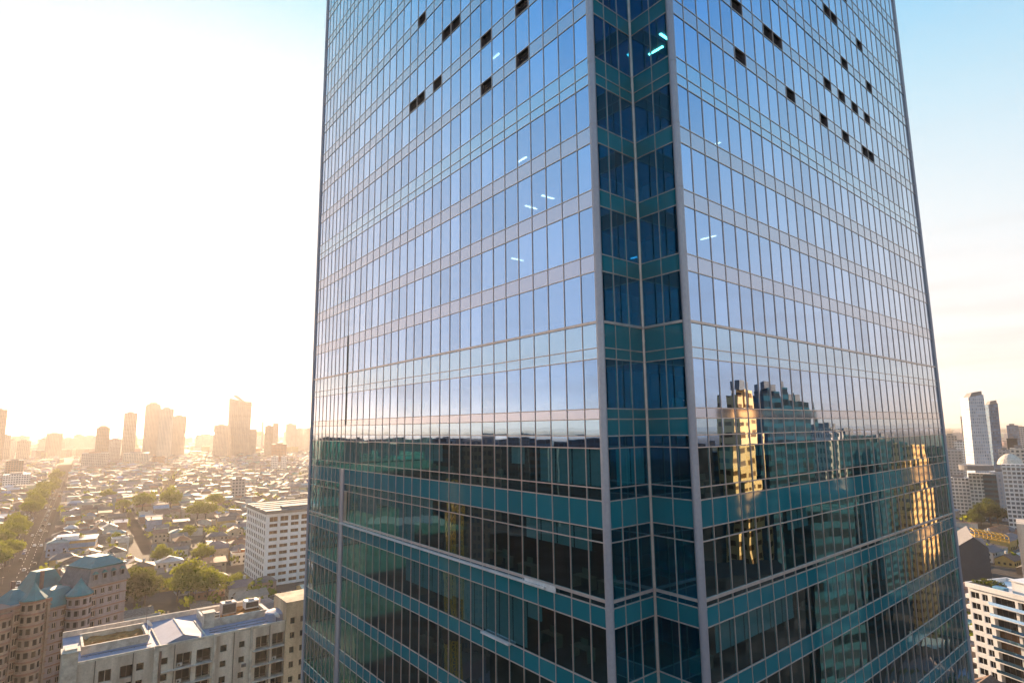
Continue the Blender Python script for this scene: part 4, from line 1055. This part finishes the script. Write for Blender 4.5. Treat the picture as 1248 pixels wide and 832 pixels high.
c = at_y(1237, 566, 440); mb = MB(); mb.lathe((c.x, c.y+4, c.z), [(7.6, 0), (7.6, 1.0), (6.6, 3.4), (4.6, 5.8), (2.2, 7.4), (0, 8.0)], 20); mb.build('dome', M['trim'], o)
p = at_z(1245, 720, 0)
o = block('blank_wall_block', 'blank cream wall block at the right edge above the balcony block', 'block', (188.5, 214), 18, 14, at_y(1243, 641, 214).z, R(-40), M['concrete'])
# warehouse with a charcoal gable and a yellow scaffold frame
a = at_y(1166, 686, 300); b = at_y(1207, 686, 300); pk = at_y(1186, 655, 300); e0 = at_y(1166, 668, 300)
o = tag(empty('warehouse', (a.x, a.y, 0)), 'charcoal gabled warehouse beside the glass tower at right', 'warehouse')
dpv = Vector((.55, .83, 0))*40; mb = MB()
A_ = [Vector((a.x, a.y, 0)), Vector((b.x, b.y, 0)), Vector((b.x, b.y, e0.z)), Vector((pk.x, pk.y, pk.z)), Vector((a.x, a.y, e0.z))]
mb.poly(A_); mb.poly([v+dpv for v in A_][::-1]); mb.poly((A_[0], A_[4], A_[4]+dpv, A_[0]+dpv)); mb.poly((A_[1], A_[1]+dpv, A_[2]+dpv, A_[2])); mb.build('wall', M['charcoal'], o)
up = Vector((0, 0, .25)); mb = MB(); mb.poly((A_[4]+up, A_[3]+up, A_[3]+dpv+up, A_[4]+dpv+up)); mb.poly((A_[3]+up, A_[2]+up, A_[2]+dpv+up, A_[3]+dpv+up)); mb.build('roof', M['slate'], o)
BLOCKED += [(a.x+18, a.y+10, 24), (a.x+30, a.y+30, 22)]
o = tag(empty('roof_scaffold', tuple(A_[3])), 'yellow timber scaffold along the warehouse roof slope', 'scaffold')
mb = MB(); s0, s1 = A_[3]+Vector((1, 0, .4)), A_[2]+Vector((9, -2, 2.5))
for k in range(9):
    q = s0.lerp(s1, k/8); mb.tube(q, q+Vector((0, 0, 3)), .18, .18, 5); mb.tube(q, q+Vector((4, 8, .3)), .16, .16, 5); mb.tube(q+Vector((0, 0, 3)), q+Vector((4, 8, 3)), .16, .16, 5)
mb.build('upright', M['yellow'], o)
mb = MB()
for h_ in (0.2, 1.6, 3): mb.tube(s0+Vector((0, 0, h_)), s1+Vector((0, 0, h_)), .2, .2, 5); mb.tube(s0+Vector((4, 8, h_)), s1+Vector((4, 8, h_)), .2, .2, 5)
mb.build('rail', M['yellow'], o)

# ------------------------------------------------------------------ buildings out of frame, met only as reflections in the tower glass
def mirror(p, P, n):
    q = p - n*(2*(p-P).dot(n)); return q
def refl_block(x0, x1, ytop, Y, mat, label, face='right', dp=14, name='apartment_tower', cat='apartment tower', steps=(), spin=None):
    P, n = (C2, NR) if face == 'right' else (C1, NL)
    a, b = at_y(x0, ytop, Y), at_y(x1, ytop, Y); h = a.z
    a, b = mirror(Vector((a.x, a.y, 0)), P, n), mirror(Vector((b.x, b.y, 0)), P, n)
    c = (a+b)/2; d = (b-a); wd = d.length; ex = d.normalized()
    away = Vector((c.x, c.y, 0)) - (P + (DR if face == 'right' else DL)*15); ey = Vector((-ex.y, ex.x, 0))
    if ey.dot(away) < 0: ex = -ex; ey = -ey
    rot = math.atan2(ex.y, ex.x) + (spin or 0)
    BLOCKED.append((c.x, c.y, max(wd, dp)*.8)); return block(name, label, cat, (c.x, c.y), wd, dp, h, rot, FM[mat], steps=steps, plant=ytop < 540 and face == 'right')
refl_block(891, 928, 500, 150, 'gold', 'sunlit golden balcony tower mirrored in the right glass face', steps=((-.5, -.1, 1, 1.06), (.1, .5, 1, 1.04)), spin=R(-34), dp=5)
refl_block(930, 962, 481, 185, 'teal', 'dark teal stepped tower mirrored beside the golden one', steps=((-.5, .1, 1, 1.02),))
refl_block(962, 990, 492, 190, 'teal', 'lower step of the dark teal tower mirrored in the glass')
refl_block(1000, 1018, 523, 230, 'teal', 'narrow teal slab mirrored in the middle of the right face')
refl_block(1014, 1021, 524, 210, 'cream', 'thin sunlit strip tower mirrored between two dark slabs')
refl_block(1022, 1062, 530, 240, 'teal', 'broad dark slab mirrored in the right glass face')
refl_block(1062, 1096, 536, 280, 'teal', 'second broad teal slab mirrored in the right glass face')
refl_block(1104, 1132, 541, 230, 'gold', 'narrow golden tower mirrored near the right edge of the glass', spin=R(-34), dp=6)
refl_block(1134, 1165, 545, 330, 'dark', 'dark tower mirrored at the far right edge of the glass')
refl_block(845, 870, 540, 140, 'dark', 'dark slab mirrored beside the right corner post')
refl_block(868, 892, 552, 200, 'teal', 'teal slab mirrored left of the golden tower')
refl_block(985, 1040, 600, 140, 'teal', 'low wide office mirrored below the dark slabs')
refl_block(860, 980, 705, 120, 'dark', 'low dark roof mirrored under the golden tower')
refl_block(1128, 1165, 585, 330, 'dark', 'low dark hall mirrored under the narrow golden tower')
refl_block(388, 428, 534, 260, 'slate', 'slate office mirrored at the far left edge of the tower', 'left')
refl_block(432, 476, 536, 210, 'brown', 'brown slab mirrored near the left seam of the tower', 'left')
refl_block(474, 522, 534, 300, 'slate', 'long slate office mirrored in the left glass face', 'left')
refl_block(524, 548, 536, 230, 'teal', 'teal slab mirrored left of the yellow hoist mast', 'left')
refl_block(566, 606, 535, 220, 'brown', 'brown office mirrored right of the yellow hoist mast', 'left')
refl_block(540, 640, 533, 320, 'slate', 'broad slate office mirrored behind the hoist mast', 'left')
refl_block(640, 676, 534, 260, 'teal', 'teal block mirrored in the row under the horizon line', 'left')
refl_block(676, 706, 535, 210, 'slate', 'narrow slate block mirrored near the left corner post', 'left')
refl_block(704, 738, 533, 240, 'slate', 'slate block mirrored beside the left corner post', 'left')
refl_block(600, 735, 650, 150, 'dark', 'dark low block mirrored in the lower left face', 'left')
refl_block(440, 540, 640, 160, 'slate', 'low slate hall mirrored under the seam column', 'left')
# yellow hoist mast mirrored in the left face
q = at_y(553, 585, 150); hz = q.z; q = mirror(Vector((q.x, q.y, 0)), C1, NL)
o = tag(empty('hoist_mast', (q.x, q.y, 0)), 'yellow lattice hoist mast mirrored in the left glass face', 'hoist mast')
mb = MB()
for sx, sy in ((-1, -1), (1, -1), (1, 1), (-1, 1)): mb.tube((q.x+sx*1.1, q.y+sy*1.1, 0), (q.x+sx*1.1, q.y+sy*1.1, hz), .2, .2, 6)
mb.build('mast_frame', M['yellow'], o)
mb = MB(); k = 0
while k*2.4 < hz-2.4:
    z0, z1 = k*2.4, (k+1)*2.4; s = 1 if k % 2 else -1
    for (ax, ay, bx, by) in ((-1, -1, 1, -1), (1, -1, 1, 1), (1, 1, -1, 1), (-1, 1, -1, -1)):
        mb.tube((q.x+ax*1.1, q.y+ay*1.1, z0), (q.x+bx*1.1, q.y+by*1.1, z1), .13, .13, 4); mb.tube((q.x+ax*1.1, q.y+ay*1.1, z1), (q.x+bx*1.1, q.y+by*1.1, z1), .13, .13, 4)
    k += 1
mb.build('lattice', M['yellow'], o)
mb = MB(); mb.box((q.x, q.y), (1, 0), (0, 1), -1.8, 1.8, -1.8, 1.8, 30, 33.5); mb.build('hoist_cage', M['rail'], o)

# ------------------------------------------------------------------ the field of houses
ROOFS = [('rust brown', (.17, .085, .055)), ('mauve grey', (.15, .12, .125)), ('dusty brown', (.17, .125, .10)), ('pale blue', (.25, .31, .38)), ('off white', (.48, .45, .42)),
         ('slate grey', (.11, .11, .115)), ('faded teal', (.11, .21, .21)), ('orange tile', (.30, .12, .045)), ('dark umber', (.075, .055, .045)), ('tan', (.27, .20, .145))]
WALLS = [('cream', (.42, .34, .25)), ('white', (.52, .49, .45)), ('pink', (.36, .23, .18)), ('yellow', (.45, .30, .10)), ('grey', (.22, .20, .185)), ('blue', (.16, .26, .40))]
TYPES = ['gabled', 'hipped', 'flat', 'lean-to']
mats_roof = [rough_mat(n.replace(' ', '_')+'_roofing', c, tuple(x*.7 for x in c), .5, .75) for n, c in ROOFS]
mats_wall = [rough_mat(n+'_house_wall', c, tuple(x*.72 for x in c), .5, .85) for n, c in WALLS]
def house_geo(mw, mr, x, y, rot, w, d, h, rh, typ, cw=None, cr=None, detail=True):
    ex = (math.cos(rot), math.sin(rot)); ey = (-ex[1], ex[0])
    P = lambda a, b, z: (x+ex[0]*a+ey[0]*b, y+ex[1]*a+ey[1]*b, z)
    W, D = w/2, d/2; o = .5
    lo = [P(-W, -D, 0), P(W, -D, 0), P(W, D, 0), P(-W, D, 0)]; hi = [p[:2]+(h,) for p in lo]
    u = 0
    for k in range(4):
        k2 = (k+1) % 4; L = (w, d, w, d)[k]
        mw.poly((lo[k], lo[k2], hi[k2], hi[k]), 0, None, cw)
    if typ == 'flat':
        mr.poly((P(-W, -D, h), P(W, -D, h), P(W, D, h), P(-W, D, h)), 0, None, cr)
        if detail:
            for (a0, a1, b0, b1) in ((-W, W, -D, -D+.25), (-W, W, D-.25, D), (-W, -W+.25, -D+.25, D-.25), (W-.25, W, -D+.25, D-.25)): mw.box((x, y), ex, ey, a0, a1, b0, b1, h+.003, h+.7, 0)
            mr.box((x, y), ex, ey, W*.1, W*.1+2.2, -D*.3, -D*.3+2, h+.01, h+1.9, 0)
    elif typ == 'lean-to':
        mr.poly((P(-W-o, -D-o, h), P(W+o, -D-o, h), P(W+o, D+o, h+rh), P(-W-o, D+o, h+rh)), 0, None, cr)
        mw.poly((P(W, -D, h), P(W, D, h), P(W, D, h+rh)), 0, None, cw); mw.poly((P(-W, D, h), P(-W, -D, h), P(-W, D, h+rh)), 0, None, cw); mw.poly((P(W, D, h), P(-W, D, h), P(-W, D, h+rh), P(W, D, h+rh)), 0, None, cw)
    else:
        ins = 0 if typ == 'gabled' else D*.9
        a, b, c, e = P(-W-o, -D-o, h-.15), P(W+o, -D-o, h-.15), P(W+o, D+o, h-.15), P(-W-o, D+o, h-.15)
        r0, r1 = P(-W-o+ins, 0, h+rh), P(W+o-ins, 0, h+rh)
        mr.poly((a, b, r1, r0), 0, None, cr); mr.poly((c, e, r0, r1), 0, None, cr)
        if typ == 'hipped': mr.poly((b, c, r1), 0, None, cr); mr.poly((e, a, r0), 0, None, cr)
        else:
            mw.poly((P(W, -D, h), P(W, D, h), P(W, 0, h+rh*.92)), 0, None, cw); mw.poly((P(-W, D, h), P(-W, -D, h), P(-W, 0, h+rh*.92)), 0, None, cw)
rh_ = random.Random(77)
cand = []
u = -420
while u < 2300:
    du = rh_.uniform(11.5, 14.5)
    v = -1500 if u < 800 else -900
    while v < 2300:
        wv = rh_.uniform(7.5, 14); vc = v+wv/2; v += wv + rh_.uniform(.3, 2.2)
        row = int(u//52)
        if (u % 52) < 7: continue                                   # cross streets
        if -20 < vc < 20 or abs((vc % 130)-65) < 4.5: continue       # the avenue and its parallels
        uu = u + rh_.uniform(-2, 2)
        p = AV0 + AVD*uu + AVN*vc
        az = math.degrees(math.atan2(p.x, p.y)); dist = math.hypot(p.x, p.y)
        if dist > 2300 or not -110 < az < 112: continue
        inv = -46 < az < -12 or 33 < az < 50
        if not inv and (dist > 1100 or rh_.random() < (.15 if dist < 600 else .6)): continue
        if (Vector((p.x, p.y, 0))-(PL+PR)/2).length < 52 or dist < 70: continue
        if any((p.x-b[0])**2+(p.y-b[1])**2 < (b[2]+6)**2 for b in BLOCKED): continue
        bad = False
        for (a, d, n, L, wd) in STREETS:
            q = p-a; 
            if -10 < q.dot(d) < L+6 and abs(q.dot(n)) < wd/2+4: bad = True
        if bad: continue
        cand.append((dist, az, p.x, p.y, min(wv, 16), du-2.6, inv, uu, vc))
    u += du
def covered(px, py):
    return (px < 152 and py > 690 and px < 152) or (75 < px < 380 and py > 735-(px-75)*.05 and py > 722) or px > 372 and px < 1160 or py > 832 or (px > 1178 and py > 705)
views = []
for k, c in enumerate(cand):
    px, py = project((c[2], c[3], 7))
    if 0 <= px <= 1248 and not covered(px, py) and c[6]: views.append((c[0], k))
views.sort(); named = {k for _, k in views[:300]}
LAND = [((237, 725), 'the largest tree'), ((173, 617), 'the lone round tree'), ((207, 617), 'the hazy round tree'), ((300, 690), 'the white office block'), ((295, 600), 'the grey ribbed house'),
        ((115, 690), 'the teal mansard'), ((40, 680), 'the lower avenue'), ((65, 620), 'the upper avenue'), ((166, 645), 'the narrow street'), ((245, 632), 'the flat tree row'), ((205, 595), 'the pale street'),
        ((90, 650), 'the yellow striped house'), ((255, 660), 'the middle roofs'), ((115, 620), 'the avenue side rows'), ((1208, 640), 'the dark clump'), ((1186, 665), 'the warehouse'), ((1170, 610), 'the grid office'), ((1238, 660), 'the blank cream wall'), ((330, 590), 'the white blocks'), ((15, 620), 'the avenue left side'), ((150, 690), 'the dark trees')]
used = set(); stuff_mb = MB()
for k, c in enumerate(cand):
    dist, az, x, y, w_, d_, inv, uu, vc = c
    rot = math.atan2(AVN.y, AVN.x) + rh_.choice((0, 0, 0, math.pi/2)) + rh_.gauss(0, .06)
    ri = rh_.choices(range(10), (6, 7, 6, 2.2, 1.8, 4, 1.8, 3, 4, 4))[0]; wi = rh_.choices(range(6), (5, 4, 2, 1, 3, .6))[0]; typ = rh_.choices(TYPES, (6, 3, 2.5, 2))[0]
    h = rh_.choice((3.2, 3.6, 5.8, 6.2, 6.6, 9)); rh2 = rh_.uniform(1.4, 2.8) if typ != 'lean-to' else rh_.uniform(.8, 1.6); d2 = d_*rh_.uniform(.75, 1)
    if abs(math.sin(rot-math.atan2(AVN.y, AVN.x))) > .7: w_, d2 = min(d2, 14), min(w_, 14)
    if k in named:
        px, py = project((x, y, 5)); zone = min(LAND, key=lambda L: (L[0][0]-px)**2+((L[0][1]-py)*1.6)**2)[1]
        for tries in range(60):
            key = (zone, ri, typ, wi)
            if key not in used: break
            ri, wi, typ = rh_.randrange(10), rh_.randrange(5), rh_.choice(TYPES)
        used.add(key)
        mw, mr = MB(), MB(); house_geo(mw, mr, x, y, rot, w_, d2, h, rh2, typ)
        o = mw.build('house', mats_wall[wi], None, (x, y, 0))
        mr.build('roof', mats_roof[ri], o)
        for kk in range(rh_.choice((2, 3))):
            pass
        tag(o, f'{WALLS[wi][0]} walled house with a {typ} {ROOFS[ri][0]} roof near {zone}', 'house', 'small houses of the old quarter')
        if dist < 620:
            ex = (math.cos(rot), math.sin(rot)); ey = (-ex[1], ex[0]); r9 = rh_.random()
            if r9 < .35:
                cb = MB(); a = rh_.uniform(-w_*.3, w_*.3); cb.box((x, y), ex, ey, a, a+.7, -.4, .3, h, h+rh2+1.1); cb.build('chimney', M['brick'], o)
            elif r9 < .6:
                cb = MB(); a = rh_.uniform(-w_*.25, w_*.25); c0 = (x+ex[0]*a, y+ex[1]*a); zt9 = h+rh2+.1
                cb.lathe((*c0, zt9), [(.0, 0), (.75, 0), (.75, 1.3), (.3, 1.6), (0, 1.65)], 10); cb.tube((*c0, h), (*c0, zt9), .2, .2, 6); cb.build('water_tank', mats_wall[1] if r9 < .5 else M['charcoal'], o)
            elif r9 < .7:
                cb = MB(); cb.tube((x, y, h), (x, y, h+rh2+3), .05, .03, 5); cb.tube((x-.6, y, h+rh2+2.6), (x+.6, y, h+rh2+2.6), .03, .03, 4); cb.build('aerial', M['rail'], o)
        if dist < 520:
            ex = (math.cos(rot), math.sin(rot)); ey = (-ex[1], ex[0]); nw = 0
            for (ax, bx, half, off) in ((ex, ey, w_/2, d2/2), (ey, ex, d2/2, w_/2)):
                for side in (-1, 1):
                    nrm = (bx[0]*side, bx[1]*side)
                    if nrm[0]*x + nrm[1]*y > 0: continue                 # only the walls turned this way show
                    t = -half+1.1
                    while t < half-1.7 and nw < 14:
                        for zz in ([1.0] if h < 5 else [1.0, 3.9]):
                            if rh_.random() < .72:
                                wb = MB(); wb.box((x, y), ax, nrm, t, t+1.1, off+.003, off+.07, zz, zz+1.3); wb.build('window', M['dark_glass'], o); nw += 1
                        t += 2.6
    else:
        j = lambda c: tuple(max(0, q*rh_.uniform(.8, 1.2)) for q in c)
        house_geo(stuff_mb, stuff_mb, x, y, rot, w_, d2, h, rh2, typ, j(WALLS[wi][1]), j(ROOFS[ri][1]), False)
o = stuff_mb.build('distant_houses', M['tint']); tag(o, 'endless field of small hazy houses beyond the nearer ones', 'houses', kind='stuff')
# low green among the far houses
tb = MB(); rg = random.Random(8)
for k in range(1500):
    az = R(rg.uniform(-46, -12)) if rg.random() < .75 else R(rg.uniform(34, 48)); dd = 260+2000*rg.random()**1.2
    x, y = math.sin(az)*dd, math.cos(az)*dd
    if any((x-b[0])**2+(y-b[1])**2 < (b[2])**2 for b in BLOCKED): continue
    q = Vector((x, y, 0))-AV0
    if abs(q.dot(AVN)) < 15: continue
    s = rg.uniform(2, 4.2)
    for j in range(26):
        d = Vector((rg.gauss(0, 1), rg.gauss(0, 1), rg.gauss(0, .8))).normalized()*s*rg.uniform(.5, 1); p = Vector((x, y, s+2))+d
        t = Vector((rg.gauss(0, 1), rg.gauss(0, 1), rg.gauss(0, 1))).normalized()*s*.3; b = d.cross(t).normalized()*s*.3
        tb.poly((p-t, p-b, p+t, p+b))
o = tb.build('distant_greenery', M['leaf']); tag(o, 'scattered far trees and bushes among the houses', 'greenery', kind='stuff')
# far mid-rise mass out to the shore
fb = MB(); rf = random.Random(4)
for k in range(2600):
    az = R(rf.uniform(-50, 52)); dd = 2000+5600*rf.random()**.8
    if -12 < math.degrees(az) < 30: continue
    x, y = math.sin(az)*dd, math.cos(az)*dd
    if y > 8800: continue
    w_ = rf.uniform(16, 60); h = rf.choice((8, 10, 14, 20, 26)) + (rf.random() < .06)*rf.uniform(20, 60); a = rf.uniform(0, 3); ex = (math.cos(a), math.sin(a)); ey = (-ex[1], ex[0])
    c = rf.choice(WALLS[:5])[1]; fb.box((x, y), ex, ey, -w_/2, w_/2, -w_/3, w_/3, 0, h, 0, tuple(q*rf.uniform(.6, 1) for q in c))
o = fb.build('far_city_blocks', M['tint']); tag(o, 'hazy mass of far city blocks towards the shore', 'city blocks', kind='stuff')

# striped low building by the avenue
p = at_z(88, 676); ex, ey = Vector((.86, .51, 0)), Vector((-.51, .86, 0))
o = tag(empty('striped_hall', p), 'low hall with yellow and blue striped front beside the avenue', 'hall')
for k, (mname, z0, z1) in enumerate((('blue', 0, 3.2), ('yellow', 3.2, 4.6), ('blue', 4.6, 7.4), ('yellow', 7.4, 9.0))):
    mb = MB(); mb.box((p.x, p.y), ex, ey, -12, 12, 0+.05*(k % 2), 20, z0, z1); mb.build('wall_band', mats_wall[5] if mname == 'blue' else mats_wall[3], o)
mb = MB(); mb.box((p.x, p.y), ex, ey, -12.5, 12.5, -.5, 20.5, 9.0, 9.5); mb.build('roof', mats_roof[3], o)
mb = MB(); mb.box((p.x, p.y), ex, ey, -10, 2, 4, 14, 9.5, 11.8); mb.build('roof_plant', M['white'], o)
# cars on the avenue
def car_proto(cname, c):
    m = rough_mat(cname.replace(' ', '_')+'_car_paint', c, c, 1, .35, 0, spec=.6)
    root = empty('car', (0, 0, 0))
    mb = MB()
    prof = [(-2.15, .3), (2.15, .3), (2.2, .75), (1.2, .9), (-2.1, .95)]
    def ext(mb, prof, w):
        a = [(x, -w, z) for x, z in prof]; b = [(x, w, z) for x, z in prof]; n = len(prof)
        mb.poly(a); mb.poly(b[::-1])
        for k in range(n): mb.poly((a[k], b[k], b[(k+1) % n], a[(k+1) % n]))
    ext(mb, prof, .88); mb.build('body', m, root)
    mb = MB(); ext(mb, [(-1.7, .95), (1.15, .92), (.5, 1.42), (-1.25, 1.45)], .76); mb.build('cabin', M['dark_glass'], root)
    mb = MB(); mb.box((0, 0), (1, 0), (0, 1), -1.2, .45, -.7, .7, 1.425, 1.47); mb.build('roof', m, root)
    for sx in (-1.35, 1.35):
        for sy in (-.8, .8): mb = MB(); mb.tube((sx, sy-.1, .32), (sx, sy+.1, .32), .32, .32, 12); mb.build('wheel', M['rail'], root)
    return root
rc = random.Random(9)
CARS = [(n, car_proto(n, c)) for n, c in (('white', (.7, .7, .7)), ('silver', (.45, .45, .46)), ('black', (.03, .03, .03)), ('red', (.4, .05, .04)), ('blue', (.06, .12, .3)), ('yellow', (.55, .38, .05)))]
def copy_tree(o):
    c = o.copy(); C.objects.link(c)
    for ch in list(o.children):
        d = ch.copy(); C.objects.link(d); d.parent = c
    return c
first = set()
for k in range(64):
    n, pr = CARS[rc.choices(range(6), (6, 4, 4, 1.5, 1.5, 1))[0]]
    o = pr if n not in first else copy_tree(pr); first.add(n)
    v = rc.choice((-11, -7, -3, 3, 7, 11)); u = -15 + k*10.5 + rc.uniform(-4, 4); q = AV0+AVD*u+AVN*v
    o.location = (q.x, q.y, .02); o.rotation_euler.z = math.atan2(AVD.y, AVD.x) + (math.pi if v < 0 else 0)
    side = 'towards the glowing skyline' if v > 0 else 'away from the glowing skyline'
    lane = {11: 'kerb', 7: 'middle', 3: 'inner'}[abs(v)]
    seg = 'lower' if u < 150 else 'middle' if u < 380 else 'far'
    tag(o, f'{n} car heading {side} in the {lane} lane of the {seg} avenue', 'car', f'{n} cars on the {seg} avenue')
# street lamps along the avenue
for k in range(16):
    u = -10+k*32; q = AV0+AVD*u+AVN*(0)
    o = tag(empty('street_lamp', (q.x, q.y, .15)), 'double armed street lamp on the avenue median', 'street lamp', 'street lamps on the avenue median')
    mb = MB(); mb.tube((q.x, q.y, .15), (q.x, q.y, 9), .12, .08, 6); mb.build('pole', M['rail'], o)
    for s in (-1, 1):
        e = q + AVN*2.2*s; mb = MB(); mb.tube((q.x, q.y, 8.8), (e.x, e.y, 9.4), .06, .06, 5); mb.build('arm', M['rail'], o)
        mb = MB(); mb.box((e.x, e.y), AVN, AVD, -.35, .35, -.15, .15, 9.3, 9.45); mb.build('lamp_head', M['trim'], o)
make_haze()
sc.cycles.use_denoising = True
sc.cycles.max_bounces = 8; sc.cycles.transparent_max_bounces = 16; sc.cycles.glossy_bounces = 4; sc.cycles.diffuse_bounces = 2; sc.cycles.volume_bounces = 0
sc.cycles.caustics_reflective = False; sc.cycles.caustics_refractive = False
sc.cycles.sample_clamp_indirect = 6
